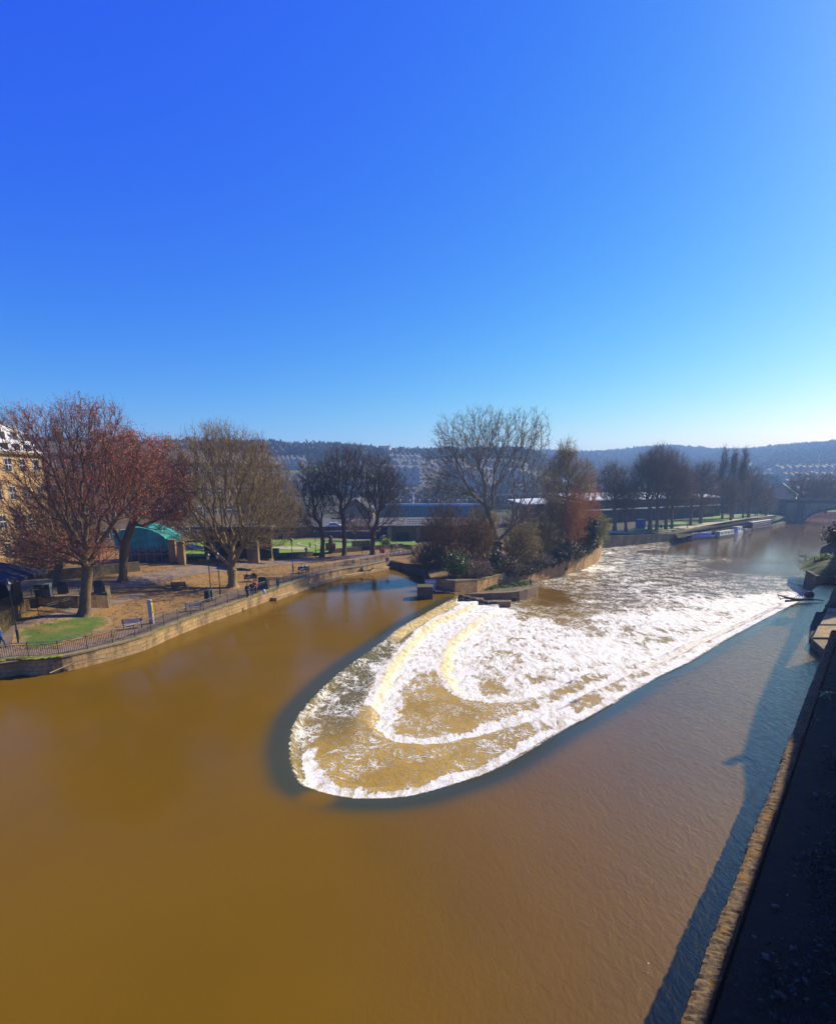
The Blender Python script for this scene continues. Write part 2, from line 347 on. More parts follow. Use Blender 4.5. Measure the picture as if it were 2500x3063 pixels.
def water_mat():
    m, N, L, b = newmat('river_water')
    def attr(n):
        a = N.new('ShaderNodeAttribute'); a.attribute_name = n; return a.outputs['Fac']
    def math_(op, a, b2=None, clamp=False):
        x = N.new('ShaderNodeMath'); x.operation = op; x.use_clamp = clamp
        for i, v in enumerate((a, b2)):
            if v is None: continue
            if isinstance(v,(int,float)): x.inputs[i].default_value = v
            else: L.new(v, x.inputs[i])
        return x.outputs[0]
    def ss(v, lo, hi):
        r = N.new('ShaderNodeMapRange'); r.interpolation_type = 'SMOOTHSTEP'; r.clamp = True
        L.new(v, r.inputs[0])
        for k, q in ((1,lo),(2,hi)):
            if isinstance(q,(int,float)): r.inputs[k].default_value = q
            else: L.new(q, r.inputs[k])
        return r.outputs[0]
    def mix(f, a, c):
        x = N.new('ShaderNodeMix'); x.data_type = 'RGBA'
        if isinstance(f,(int,float)): x.inputs[0].default_value = f
        else: L.new(f, x.inputs[0])
        for k, q in ((6,a),(7,c)):
            if isinstance(q, tuple): x.inputs[k].default_value = rgb(q)
            else: L.new(q, x.inputs[k])
        return x.outputs[2]
    tc = N.new('ShaderNodeTexCoord'); P = tc.outputs['Object']
    def noise(s, d=4, r=.6, dist=0, vec=P):
        n = N.new('ShaderNodeTexNoise'); n.inputs['Scale'].default_value = s; n.inputs['Detail'].default_value = d
        n.inputs['Roughness'].default_value = r; n.inputs['Distortion'].default_value = dist; L.new(vec, n.inputs['Vector']); return n
    def mapping(rz, sc):
        k = N.new('ShaderNodeMapping'); k.inputs['Rotation'].default_value = (0,0,rz); k.inputs['Scale'].default_value = sc; L.new(P, k.inputs['Vector']); return k.outputs[0]
    sepY = N.new('ShaderNodeSeparateXYZ'); L.new(P, sepY.inputs[0]); N_sepY = lambda: sepY.outputs['Y']
    foam = attr('foam'); crest = attr('crest'); ylw = attr('golden'); turb = attr('turbid')
    fl = mapping(R(-42), (1,.32,1))                 # stretched along the flow
    n1 = noise(1.6, 7, .68, .8, fl); n2 = noise(.45, 3, .5, .4)
    pat = math_('ADD', math_('MULTIPLY', n1.outputs['Fac'], .7), math_('MULTIPLY', n2.outputs['Fac'], .3))
    th = math_('SUBTRACT', .80, math_('MULTIPLY', foam, .485))
    fm = ss(pat, math_('SUBTRACT', th, .035), math_('ADD', th, .045))
    # web of foam threads
    def ridge(sc_, d_, dist_, vec=P):
        q = noise(sc_, d_, .55, dist_, vec).outputs['Fac']
        q = math_('ABSOLUTE', math_('SUBTRACT', math_('MULTIPLY', q, 2.0), 1.0))
        return q                                   # 0 on the threads
    wk = math_('MULTIPLY', math_('ADD', .10, math_('MULTIPLY', foam, .75)), ss(noise(.45,4).outputs['Fac'], .36, .60))
    def thread(q, w_): return math_('SUBTRACT', 1.0, ss(q, math_('MULTIPLY', wk, w_*.35), math_('ADD', math_('MULTIPLY', wk, w_), .012)))
    webs = math_('MAXIMUM', thread(ridge(.75,5,1.3), .17), math_('MULTIPLY', thread(ridge(1.9,4,.9), .17), .8))
    webs = math_('MULTIPLY', webs, ss(foam, .1, .3))
    fm = math_('MAXIMUM', fm, webs, True)
    # colour of the water itself
    nb = noise(.09, 3); 
    brown = mix(ss(nb.outputs['Fac'], .35, .7), (.143,.076,.002), (.124,.067,.003))
    agit = mix(noise(2.2,5,.6).outputs['Fac'], (.33,.195,.020), (.50,.33,.07))
    body = mix(math_('MULTIPLY', turb, ss(foam,.04,.3)), brown, agit)
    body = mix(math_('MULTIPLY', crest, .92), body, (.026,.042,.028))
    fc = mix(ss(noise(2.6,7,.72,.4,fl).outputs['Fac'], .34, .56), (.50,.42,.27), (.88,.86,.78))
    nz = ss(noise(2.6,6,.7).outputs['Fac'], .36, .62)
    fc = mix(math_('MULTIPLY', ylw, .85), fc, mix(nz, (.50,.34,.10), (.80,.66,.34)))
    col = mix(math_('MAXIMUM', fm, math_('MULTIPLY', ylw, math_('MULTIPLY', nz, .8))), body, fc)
    L.new(col, b.inputs['Base Color'])
    rg = N.new('ShaderNodeMapRange'); L.new(fm, rg.inputs[0]); rg.inputs[3].default_value = .07; rg.inputs[4].default_value = .75
    fr = ss(N_sepY(), 70.0, 170.0); L.new(math_('ADD', rg.outputs[0], math_('MULTIPLY', fr, -.03)), b.inputs['Roughness']); b.inputs['IOR'].default_value = 1.55
    # ripples: finer and choppier on the open water, nearly flat in the brown pool on the left
    rp = mapping(R(25), (1,.5,1))
    r1 = noise(3.6, 4, .6, .8, rp); r2 = noise(.5, 3, .5, .5, rp); r3 = noise(9.0, 3, .55, .3, rp)
    sep = N.new('ShaderNodeSeparateXYZ'); L.new(P, sep.inputs[0])
    chop = ss(math_('SUBTRACT', sep.outputs['X'], math_('MULTIPLY', sep.outputs['Y'], .12)), -7.0, 15.0)
    farc = ss(sep.outputs['Y'], 75.0, 125.0)
    calm = math_('ADD', math_('MULTIPLY', chop, 1.0), 0.22)
    calm = math_('MULTIPLY', calm, math_('SUBTRACT', 1.0, math_('MULTIPLY', crest, .8)))
    calm = math_('MULTIPLY', calm, math_('SUBTRACT', 1.0, math_('MULTIPLY', farc, .72)))
    h = math_('ADD', math_('MULTIPLY', r1.outputs['Fac'], .045), math_('ADD', math_('MULTIPLY', r2.outputs['Fac'], .04), math_('MULTIPLY', r3.outputs['Fac'], .010)))
    h = math_('MULTIPLY', h, calm)
    h = math_('ADD', h, math_('MULTIPLY', farc, math_('MULTIPLY', noise(.8, 4, .6, .5, mapping(R(40), (1,.6,1))).outputs['Fac'], .0)))
    h = math_('ADD', h, math_('MULTIPLY', turb, math_('MULTIPLY', noise(3.5,6,.7,.5).outputs['Fac'], .05)))
    nf = noise(5.0, 7, .75, .3)
    h = math_('ADD', h, math_('MULTIPLY', fm, math_('ADD', .02, math_('MULTIPLY', nf.outputs['Fac'], .15))))
    # reflectance: polarised sky imitated by position, weak reflection at left, strong at right
    spl = N.new('ShaderNodeMapRange'); spl.inputs[3].default_value = .05; spl.inputs[4].default_value = .8
    L.new(math_('MULTIPLY', chop, math_('SUBTRACT', 1.0, math_('MULTIPLY', crest, .55))), spl.inputs[0]); L.new(spl.outputs[0], b.inputs['Specular IOR Level'])
    bp = N.new('ShaderNodeBump'); bp.inputs['Distance'].default_value = 1.0; bp.inputs['Strength'].default_value = 1.0
    L.new(h, bp.inputs['Height']); L.new(bp.outputs[0], b.inputs['Normal'])
    return m
def build_river():
    def grid(x0,x1,y0,y1,st):
        xs = np.arange(x0,x1+1e-6,st); ys = np.arange(y0,y1+1e-6,st)
        X,Y = np.meshgrid(xs,ys); nx,ny = len(xs),len(ys)
        i = np.arange((ny-1)*nx).reshape(ny-1,nx)[:,:-1].ravel()
        return X.ravel(), Y.ravel(), np.stack([i,i+1,i+nx+1,i+nx],1)
    X,Y,Q = grid(-13,57,17,95,.14)
    fx1,fy1 = X.max(),Y.max()
    z,foam,crest,ylw,turb = river_fields(X,Y)
    Vs=[np.stack([X,Y,z],1)]; Qs=[Q]; F=[foam]; Cc=[crest]; G=[ylw]; T=[turb]; n=len(X)
    for (x0,x1,y0,y1,st) in ((-120,-13,-60,fy1,2.14),(fx1,fx1+150,-60,fy1,2.0),(-13,fx1,-60,17,1.0),(-120,fx1+150,fy1,fy1+60,1.5),(-120,420,fy1+60,fy1+460,5.0)):
        xs = np.unique(np.append(np.arange(x0,x1,st),x1)); ys = np.unique(np.append(np.arange(y0,y1,st),y1))
        X,Y = np.meshgrid(xs,ys); nx,ny=len(xs),len(ys); i=np.arange((ny-1)*nx).reshape(ny-1,nx)[:,:-1].ravel()
        X=X.ravel();Y=Y.ravel(); z,foam,crest,ylw,turb = river_fields(X,Y)
        i1 = inside(X,Y,P1); z = np.where(i1, ZLOW, 0.0)
        Vs.append(np.stack([X,Y,z],1)); Qs.append(np.stack([i,i+1,i+nx+1,i+nx],1)+n); n+=len(X)
        F.append(foam);Cc.append(crest);G.append(ylw);T.append(turb)
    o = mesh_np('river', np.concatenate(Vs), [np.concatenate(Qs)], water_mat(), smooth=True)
    for nm,a in (('foam',F),('crest',Cc),('golden',G),('turbid',T)):
        at_ = o.data.attributes.new(nm,'FLOAT','POINT'); at_.data.foreach_set('value', np.concatenate(a).astype(np.float32))
    tag(o, kind='structure')
build_river()
# ================================================================ BANKS, WALLS, LAND, HILLS
def ztop(x, y, py):
    v = (1875-py)/FPX; return CAMH+y*(-SP+v*CP)/(CP+v*SP)
SA, CA = math.sin(R(39.3)), math.cos(R(39.3))
def sd(s, d): return (s*SA+d*CA, s*CA-d*SA)      # along / across the right bank (d grows to the right)
LW = [at(a,b,1.2) for a,b in [(0,1981),(95,1976),(184,1966),(288,1943),(426,1907),(500,1876),(590,1842),(670,1815),(755,1786),(841,1756),(984,1711),(1088,1693),(1169,1676)]]
LW = [(-60,10),(-44,24),(-36,32)]+LW
LWs = smooth_line(LW, 3)
isl = [at(1292,1765,0), at(1360,1777,-.2), at(1427,1771,-.4), at(1470,1754,-.4), at(1510,1743,-.4), at(1580,1729,-.4), at(1611,1739,-1.7), at(1655,1729,-1.7), at(1701,1718,-1.7), at(1750,1702,-1.7), at(1784,1684,-1.7)]
isl_top = [1734,1738,1735,1727,1716,1702,1694,1681,1665,1647,1629]
isl_z = [ztop(p[0],p[1],t) for p,t in zip(isl,isl_top)]
rear = [(LW[-1][0]+.3,LW[-1][1]+.2),(-2.0,91.5),(0.6,86.5),(1.2,81)]
far_bend = [(42,128),(45,137)]
rb1 = [at(1803,1640,-1.7), at(1910,1629,-1.7), at(2017,1618,-1.7)]
rb2 = [at(2030,1599,1.2), at(2100,1580,1.6), at(2204,1561,1.8), at(2321,1545,2.0)]
river_far = [(171,258),(184,268),(212,266),(300,245),(900,190),(2600,150)]
COAST = LWs+rear+isl+far_bend+rb1+rb2+river_far
print('isl', [(round(a,1),round(b,1),round(c,1)) for (a,b),c in zip(isl,isl_z)], 'rb', rb1, rb2, [ztop(*p,t) for p,t in zip(rb1,(1604,1600,1596))])
GREEN_RECTS = [(895,1402,1010,1424,1),(1205,1392,1250,1412,1),(1550,1418,1712,1446,1),(2205,1382,2300,1402,1),(2330,1438,2500,1466,2)]
def hillz(X, Y):
    r = np.hypot(X,Y); az = np.degrees(np.arctan2(X,Y))
    n = fbm(X,Y,1/170.,5,4)-.5; n2 = fbm(X,Y,1/60.,9,3)-.5
    rl = 780+60*np.sin(az*.11)
    near = sstep(300,rl,r)*(45+14*n+4*n2)*(1-sstep(9,17,az))
    near2 = sstep(rl-20,2600,r)*40*(1-sstep(9,20,az))
    rf = 1650
    ridge = 78+8*np.sin(az*.33+1)+14*sstep(24,32,az)
    far = sstep(480,rf,r)**1.15*(ridge+22*n+6*n2)*sstep(6,17,az)
    mid = 26*sstep(430,800,r)*sstep(24,30,az)*(1-.3*sstep(800,1000,r))
    return near+near2*.4+np.maximum(far,mid)
def landz(X, Y):
    X = np.asarray(X,float); Y = np.asarray(Y,float)
    d = seg_dist(X,Y,LW); z = np.full(X.shape,1.2)
    lf = 1-sstep(-22,-12,X)
    z = z+1.7*sstep(5,20,d)*lf*(1-sstep(84,98,Y))+.5*sstep(12,25,d)*lf*sstep(84,98,Y)
    zi = np.interp(X, [p[0] for p in isl], isl_z)
    k = sstep(-2,1,X)*(1-sstep(42,60,X)); di = seg_dist(X,Y,isl)
    z = np.where(k>0, z*(1-k)+k*(zi-.12+.5*sstep(1,6,di)), z)
    kr = sstep(42,46,X)*sstep(120,130,Y); z = z*(1-kr)+kr*(.3+1.2*sstep(2,5,seg_dist(X,Y,rb1+rb2)))
    z = z+hillz(X,Y)+.5*(fbm(X,Y,1/14.,2,3)-.5)*sstep(120,200,Y)
    return z
def build_land():
    from mathutils.geometry import delaunay_2d_cdt
    bd = COAST+[(2600,4200),(-3200,4200),(-3200,-300),(-60,-300)]
    pts = []
    def fill(x0,x1,y0,y1,st,ex=None):
        xs = np.arange(x0,x1,st); ys = np.arange(y0,y1,st); X,Y = np.meshgrid(xs,ys); X=X.ravel()+rng.uniform(-.2,.2,X.size)*st; Y=Y.ravel()+rng.uniform(-.2,.2,Y.size)*st
        m = inside(X,Y,bd)&(seg_dist(X,Y,COAST)>st*.5)
        if ex: m &= ~((X>ex[0]-st*.5)&(X<ex[1]+st*.5)&(Y>ex[2]-st*.5)&(Y<ex[3]+st*.5))
        pts.extend(zip(X[m],Y[m]))
    fill(-80,50,10,140,1.7); fill(-300,300,-60,330,9,(-80,50,10,140))
    fill(-1100,1700,-60,2100,32,(-300,300,-60,330)); fill(-3100,2600,-250,4100,150,(-1100,1700,-60,2100))
    nb = len(bd); allp = [Vector(p) for p in bd]+[Vector(p) for p in pts]
    res = delaunay_2d_cdt(allp, [(i,(i+1)%nb) for i in range(nb)], [list(range(nb))], 1, 1e-5)
    V2, F2 = res[0], res[2]
    X = np.array([v.x for v in V2]); Y = np.array([v.y for v in V2]); Z = landz(X,Y)
    o = mesh_np('ground', np.stack([X,Y,Z],1), [np.array([f for f in F2 if len(f)==3])], None, smooth=True)
    # green fields where the photograph's fields lie
    P = np.array([pj(a,b,c) if b>10 else (-999,-999) for a,b,c in zip(X,Y,Z)]); g = np.zeros(len(X)); r = np.hypot(X,Y)
    g = np.where((X>150)&(Y>230)&(Y<420)&(X<420),.6,g)
    for x0,y0,x1,y1,k in GREEN_RECTS: g = np.maximum(g, ((P[:,0]>x0)&(P[:,0]<x1)&(P[:,1]>y0)&(P[:,1]<y1)&(r>250)))
    a = o.data.attributes.new('field','FLOAT','POINT'); a.data.foreach_set('value', g.astype(np.float32))
    m, N, L, b = newmat('earth_and_grass'); b.inputs['Roughness'].default_value = .95; b.inputs['Specular IOR Level'].default_value = .2
    tc = N.new('ShaderNodeTexCoord')
    def noise(s,d=5,r_=.65):
        n = N.new('ShaderNodeTexNoise'); n.inputs['Scale'].default_value = s; n.inputs['Detail'].default_value = d; n.inputs['Roughness'].default_value = r_
        L.new(tc.outputs['Object'], n.inputs['Vector']); return n.outputs['Fac']
    def mix(f,a_,c_):
        x = N.new('ShaderNodeMix'); x.data_type='RGBA'
        L.new(f, x.inputs[0])
        for k,q in ((6,a_),(7,c_)):
            if isinstance(q,tuple): x.inputs[k].default_value = rgb(q)
            else: L.new(q, x.inputs[k])
        return x.outputs[2]
    def rngm(v,lo,hi):
        q = N.new('ShaderNodeMapRange'); q.inputs[1].default_value=lo; q.inputs[2].default_value=hi; L.new(v,q.inputs[0]); return q.outputs[0]
    dirt = mix(rngm(noise(9,4),.38,.62),(.33,.19,.065),(.18,.10,.035))
    dirt = mix(rngm(noise(.35,5),.5,.64),dirt,(.12,.08,.028))
    geo = N.new('ShaderNodeNewGeometry'); sx = N.new('ShaderNodeSeparateXYZ'); L.new(geo.outputs['Position'], sx.inputs[0])
    far_ = rngm(sx.outputs['Y'],105,150)
    scrub = mix(rngm(noise(.03,4),.42,.58),(.05,.06,.022),(.075,.055,.035))
    col = mix(far_, dirt, scrub)
    fa = N.new('ShaderNodeAttribute'); fa.attribute_name = 'field'
    col = mix(fa.outputs['Fac'], col, (.13,.24,.03))
    L.new(col, b.inputs['Base Color'])
    bp = N.new('ShaderNodeBump'); bp.inputs['Distance'].default_value = .05; L.new(noise(7,6,.7), bp.inputs['Height']); L.new(bp.outputs[0], b.inputs['Normal'])
    o.data.materials.append(m); tag(o, kind='structure'); return o
build_land()
def lz(x, y): return float(landz(np.array([x]),np.array([y]))[0])
def atg(px, py, dz=0.0):                  # where the ray through a pixel meets the land
    z = 1.2
    for _ in range(25):
        x,y = at(px,py,min(z+dz, CAMH-.4)); z = .5*z+.5*lz(x,y)
    return (x, y, lz(x,y))
def sheet(name, poly, mat, dz=0.02, st=1.2, kind='structure', lift=None):
    """a ground sheet following the land a little above it"""
    from mathutils.geometry import delaunay_2d_cdt
    n = len(poly); xs = [p[0] for p in poly]; ys = [p[1] for p in poly]
    X,Y = np.meshgrid(np.arange(min(xs),max(xs),st), np.arange(min(ys),max(ys),st)); X=X.ravel();Y=Y.ravel()
    m = inside(X,Y,poly)&(seg_dist(X,Y,poly,True)>st*.4)
    P = [Vector((p[0],p[1])) for p in poly]+[Vector(q) for q in zip(X[m],Y[m])]
    r = delaunay_2d_cdt(P, [(i,(i+1)%n) for i in range(n)], [list(range(n))], 1, 1e-5)
    X = np.array([v.x for v in r[0]]); Y = np.array([v.y for v in r[0]])
    Z = landz(X,Y)+dz
    o = mesh_np(name, np.stack([X,Y,Z],1), [np.array([f for f in r[2] if len(f)==3])], mat, smooth=True)
    a = o.data.attributes.new('edge','FLOAT','POINT'); a.data.foreach_set('value', seg_dist(X,Y,poly,True).astype(np.float32))
    if kind: o['kind'] = kind
    return o
M = {}
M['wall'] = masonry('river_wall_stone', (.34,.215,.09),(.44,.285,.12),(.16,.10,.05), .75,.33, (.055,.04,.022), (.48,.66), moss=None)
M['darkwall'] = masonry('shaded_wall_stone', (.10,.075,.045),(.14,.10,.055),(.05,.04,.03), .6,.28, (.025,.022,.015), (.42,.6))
M['isl'] = masonry('island_wall_stone', (.30,.165,.06),(.42,.25,.095),(.12,.075,.04), .8,.3, (.05,.04,.025), (.5,.68))
M['coping'] = pm('coping_stone', (.26,.19,.10),(.14,.11,.05), 4, .9, .02, c3=(.12,.12,.02), s3=.9)
M['path'] = pm('tarmac_path', (.23,.155,.10),(.17,.115,.075), 20, .9, .004, c3=(.13,.095,.07), s3=.5)
M['pathedge'] = pm('path_edging', (.30,.17,.09),(.2,.12,.07), 10, .9)
M['grass'] = pm('grass', (.085,.15,.004),(.045,.08,.003), 9, .95, .05, c3=(.17,.13,.02), s3=.45)
def grass_mat():
    m = M['grass']; N, L = m.node_tree.nodes, m.node_tree.links; b = N['Principled BSDF']
    src = b.inputs['Base Color'].links[0].from_socket
    a = N.new('ShaderNodeAttribute'); a.attribute_name = 'edge'; tc = N.new('ShaderNodeTexCoord')
    n = N.new('ShaderNodeTexNoise'); n.inputs['Scale'].default_value = .9; n.inputs['Detail'].default_value = 7; n.inputs['Roughness'].default_value = .7; L.new(tc.outputs['Object'], n.inputs['Vector'])
    s = N.new('ShaderNodeMath'); s.operation = 'MULTIPLY_ADD'; L.new(n.outputs['Fac'], s.inputs[0]); s.inputs[1].default_value = 5.0; L.new(a.outputs['Fac'], s.inputs[2])
    r = N.new('ShaderNodeMapRange'); r.inputs[1].default_value = 2.5; r.inputs[2].default_value = 3.3; L.new(s.outputs[0], r.inputs[0])
    x = N.new('ShaderNodeMix'); x.data_type = 'RGBA'; x.inputs[6].default_value = (.30,.175,.065,1); L.new(r.outputs[0], x.inputs[0]); L.new(src, x.inputs[7]); L.new(x.outputs[2], b.inputs['Base Color'])
grass_mat()
M['lawn'] = pm('lawn', (.15,.26,.004),(.10,.18,.004), 5, .95, .03, c3=(.13,.22,.04), s3=.15)
M['gravel'] = pm('pale_paving', (.42,.33,.22),(.33,.25,.16), 8, .9)
M['black'] = pm('black_paint', (.012,.013,.016),(.02,.02,.024), 12, .45)
M['rail'] = pm('worn_handrail_paint', (.16,.17,.18),(.05,.05,.055), 6, .35)
# ---- river wall on the left
n0 = len(LWs)
zb = [-1.0]*n0
wl = strip_wall('river_wall', LWs, -1.0, [1.2-.03]*n0, M['wall'], thick=.55, side=1)
tag(wl, 'long curved sandstone river wall below the riverside railing on the left bank', 'wall')
# coping
def offset(pts, d):
    out=[]
    for i,p in enumerate(pts):
        a=Vector(pts[max(i-1,0)][:2]); b=Vector(pts[min(i+1,len(pts)-1)][:2]); t=(b-a).normalized(); out.append((p[0]-t.y*d,p[1]+t.x*d))
    return out
inner = offset(LWs,.7); outer = offset(LWs,-.06)
cp = MB()
for i in range(n0-1):
    cp.prism([outer[i],outer[i+1],inner[i+1],inner[i]][::1], 1.17, 1.30)
cpo = cp.build('coping', M['coping'], wl)
# strip of moss on the coping near the left
mo = MB()
for k in range(240):
    i = random.uniform(2, 15); j=int(i); f=i-j; a=inner[j]; b=outer[j]; a2=inner[j+1]; b2=outer[j+1]; q=random.uniform(.0,.55)
    x=(b[0]*(1-q)+a[0]*q)*(1-f)+(b2[0]*(1-q)+a2[0]*q)*f; y=(b[1]*(1-q)+a[1]*q)*(1-f)+(b2[1]*(1-q)+a2[1]*q)*f
    mo.sphere((x,y,1.30),random.uniform(.08,.2),6,4,(1.4,1.4,.35))
mso = mo.build('moss', pm('bright_moss',(.20,.22,.012),(.12,.13,.01),15,.95,.02), wl, True); mso['kind']='stuff'
# lower step of the wall, in front, on the right part
low = offset(LWs[int(n0*.77):], -.9)
lo = strip_wall('lower_step', low, -1.0, .35, M['wall'], wl, .86, 1)
# rear dark wall that closes the side channel
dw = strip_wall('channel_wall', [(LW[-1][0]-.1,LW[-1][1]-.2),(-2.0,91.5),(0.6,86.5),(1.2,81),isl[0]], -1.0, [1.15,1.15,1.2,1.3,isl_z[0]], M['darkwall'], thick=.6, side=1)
tag(dw, 'dark shaded stone wall closing the side channel under the footbridge', 'wall')
iw = strip_wall('island_wall', isl+[(39.5,121),(42,128)], -2.6, [z-.02 for z in isl_z]+[isl_z[-1]]*2, M['isl'], thick=.5, side=1)
tag(iw, 'curved stained stone retaining wall around the bushy island', 'wall')
icp = MB(); ii = offset(isl,.6); io = offset(isl,-.05)
for i in range(len(isl)-1): icp.prism([io[i],io[i+1],ii[i+1],ii[i]], [isl_z[i]-.02,isl_z[i+1]-.02,isl_z[i+1]-.02,isl_z[i]-.02],[isl_z[i]+.08,isl_z[i+1]+.08,isl_z[i+1]+.08,isl_z[i]+.08])
icp.build('coping', M['coping'], iw)
gr = MB(); px_,py_ = isl[8]; gr.box((px_-.8,py_-1.0,-.6),(.5,.3,.5),R(35)); gr.build('drain_hole', M['black'], iw)
# graffiti-like pale scrawl: plain pale scribbled strokes
sc_ = MB(); a_=Vector(isl[3]); b_=Vector(isl[5]); tdir=(b_-a_).normalized(); nn=Vector((tdir.y,-tdir.x))
for k in range(9):
    u0=.25+k*.07; pts=[]
    for j in range(7):
        p=a_.lerp(b_,u0+.03*math.sin(j*1.7+k)); pts.append((p.x+nn.x*.02,p.y+nn.y*.02,-.1+j*.16))
    sc_.tube(pts,.035,4)
sc_.build('painted_scrawl', pm('pale_paint',(.45,.45,.45),(.3,.3,.3),9,.8), iw)
# signboard on the island corner: white board with blue-grey border and marks
sgx,sgy=isl[0]
sg = empty('river_sign',(sgx-.25,sgy-.75,isl_z[0]-.65),R(-4),'white framed warning board fixed to the corner of the island wall','sign')
MB().box((0,0,0),(1.55,.06,1.55)).build('board', pm('sign_white',(.62,.63,.66),(.5,.5,.53),5,.5), sg)
f_=MB()
for (c,d) in (((0,-.035,.70),(1.5,.03,.06)),((0,-.035,-.70),(1.5,.03,.06)),((-.72,-.035,0),(.06,.03,1.34)),((.72,-.035,0),(.06,.03,1.34)),((.28,-.035,.28),(.62,.03,.06)),((.28,-.035,-.28),(.62,.03,.06)),((0.0,-.035,0),(.06,.03,.5)),((.56,-.035,0),(.06,.03,.5)),((.3,-.035,0),(.18,.03,.22)),
   ((-.42,-.035,.35),(.4,.03,.05)),((-.42,-.035,.18),(.36,.03,.05)),((-.42,-.035,0),(.4,.03,.05)),((-.42,-.035,-.2),(.3,.03,.05)),((-.42,-.035,-.38),(.38,.03,.05))): f_.box(c,d)
f_.build('border_marks', pm('sign_dark',(.03,.04,.09),(.03,.04,.08),5,.5), sg)
# square pier at the head of the weir
pr = empty('stone_pier',(0,0,0),0,'squat square mossy stone pier standing in the water at the head of the weir','pier')
pa=at(1271,1792,0)
pq = [(pa[0]-.95,pa[1]-.2),(pa[0]+.95,pa[1]-.1),(pa[0]+.95,pa[1]+2.0),(pa[0]-.95,pa[1]+1.9)]
strip_wall('shaft', pq+[pq[0]], -1.2, 1.38, M['darkwall'], pr, .3, 1)
MB().prism([(pa[0]-1.02,pa[1]-.27),(pa[0]+1.02,pa[1]-.17),(pa[0]+1.02,pa[1]+2.07),(pa[0]-1.02,pa[1]+1.97)],1.36,1.55).build('cap', pm('mossy_stone',(.09,.085,.03),(.05,.045,.02),5,.95,.03), pr, bevel=.05)
# island's lower platform with curved concrete edge
pf_px = [(1396,1777),(1440,1776),(1489,1774),(1530,1772),(1554,1769),(1577,1764),(1593,1759),(1604,1755),(1610,1751),(1608,1740),(1603,1730)]
pfl = [at(a,b,-.42) for a,b in pf_px]
M['concrete'] = pm('weathered_concrete',(.21,.135,.075),(.13,.09,.05),5,.9,.015,c3=(.07,.055,.03),s3=.7)
M['darkconc'] = pm('wet_dark_concrete',(.05,.038,.025),(.03,.024,.018),5,.7,.015)
pw = strip_wall('platform_edge', pfl, -2.6, -.40, M['concrete'], thick=.9, side=1)
tag(pw,'low concrete ledge with curved rim at the foot of the island wall','ledge')
inn = [isl[5],isl[4],isl[3],isl[2]]
poly = offset(pfl,.7)+inn
pfm = MB(); pfm.prism(poly,-2.0,-.52); pfm.build('platform_floor', pm('muddy_floor',(.15,.095,.05),(.09,.065,.03),3,.9,.03,c3=(.05,.07,.012),s3=.8), pw)
# beam and stepped blocks in front
bt = empty('stepped_weir_wall',(0,0,0),0,'dark stepped stone blocks and beam running down beside the weir to the water','wall')
sp_px = [(1300,1766,.35),(1325,1767,.3),(1345,1770,.15),(1365,1775,0),(1385,1780,-.2),(1405,1785,-.4),(1425,1790,-.6),(1445,1795,-.8),(1463,1799,-.9)]
for i in range(len(sp_px)-1):
    a=at(*sp_px[i]); b=at(*sp_px[i+1]); c=((a[0]+b[0])/2,(a[1]+b[1])/2); L_=math.hypot(b[0]-a[0],b[1]-a[1]); z=(sp_px[i][2]+sp_px[i+1][2])/2
    MB().box((c[0],c[1],z-1.0),(L_*1.02,1.1,2.0),math.atan2(b[1]-a[1],b[0]-a[0])).build('step_block',M['darkconc'],bt,bevel=.06)
    MB().box((c[0]+.1,c[1]-.75,z-1.35),(L_*.9,.6,2.0),math.atan2(b[1]-a[1],b[0]-a[0])).build('step_block',M['darkconc'],bt,bevel=.06)
a=at(1463,1800,-.95); b=at(1528,1799,-.95)
MB().prism([(a[0],a[1]-.1),(b[0],b[1]-.1),(b[0]+.2,b[1]+.9),(a[0]+.2,a[1]+.9)],-2.4,-.95).build('beam',M['concrete'],bt,bevel=.05)
a=at(1455,1792,-1.2); b=at(1545,1786,-1.1)
MB().prism([(a[0],a[1]),(b[0],b[1]),(b[0],b[1]+.8),(a[0],a[1]+.8)],-2.6,-1.1).build('lower_slab',M['darkconc'],bt,bevel=.05)
# ---- right (far) bank walls
zrb = [ztop(*p,t) for p,t in zip(rb1,(1604,1600,1596))]
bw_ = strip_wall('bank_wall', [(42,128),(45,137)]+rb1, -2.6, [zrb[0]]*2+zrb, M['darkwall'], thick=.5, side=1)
tag(bw_,'dark straight stone quay wall with foam at its foot beyond the island','wall')
em = empty('stone_embankment',(0,0,0),0,'pale sloping stone embankment rising from the moored boats to the railing','embankment')
toe = [at(2017,1607,-.9), at(2100,1596,-.9), at(2200,1583,-.9), at(2290,1568,-.9), at(2342,1556,-.9)]
top = [(rb1[2][0],rb1[2][1]),rb2[0] and rb2[1],rb2[2],rb2[3],(rb2[3][0]+5,rb2[3][1]+9)]
topz = [zrb[2],1.6,1.8,2.0,2.0]
V=[];Q=[];UV=[];c=0
for i in range(5):
    V += [(toe[i][0],toe[i][1],-.9),(top[i][0],top[i][1],topz[i]+.04)]; 
for i in range(4):
    Q.append((2*i,2*i+2,2*i+3,2*i+1)); l=math.dist(toe[i],toe[i+1]); h=6; UV += [(c,0),(c+l,0),(c+l,h),(c,h)]; c+=l
mesh_np('slope', V,[np.array(Q)], masonry('embankment_stone',(.26,.19,.12),(.32,.24,.15),(.12,.09,.06),.9,.4,(.10,.075,.04),(.5,.7)), em, uv=UV)
tq = strip_wall('towpath', [(toe[0][0]-1.0,toe[0][1]-3.0)]+[(p[0]+1.6,p[1]-2.6) for p in toe], -2.6,-.9, M['darkwall'], em, 4.0, 1)

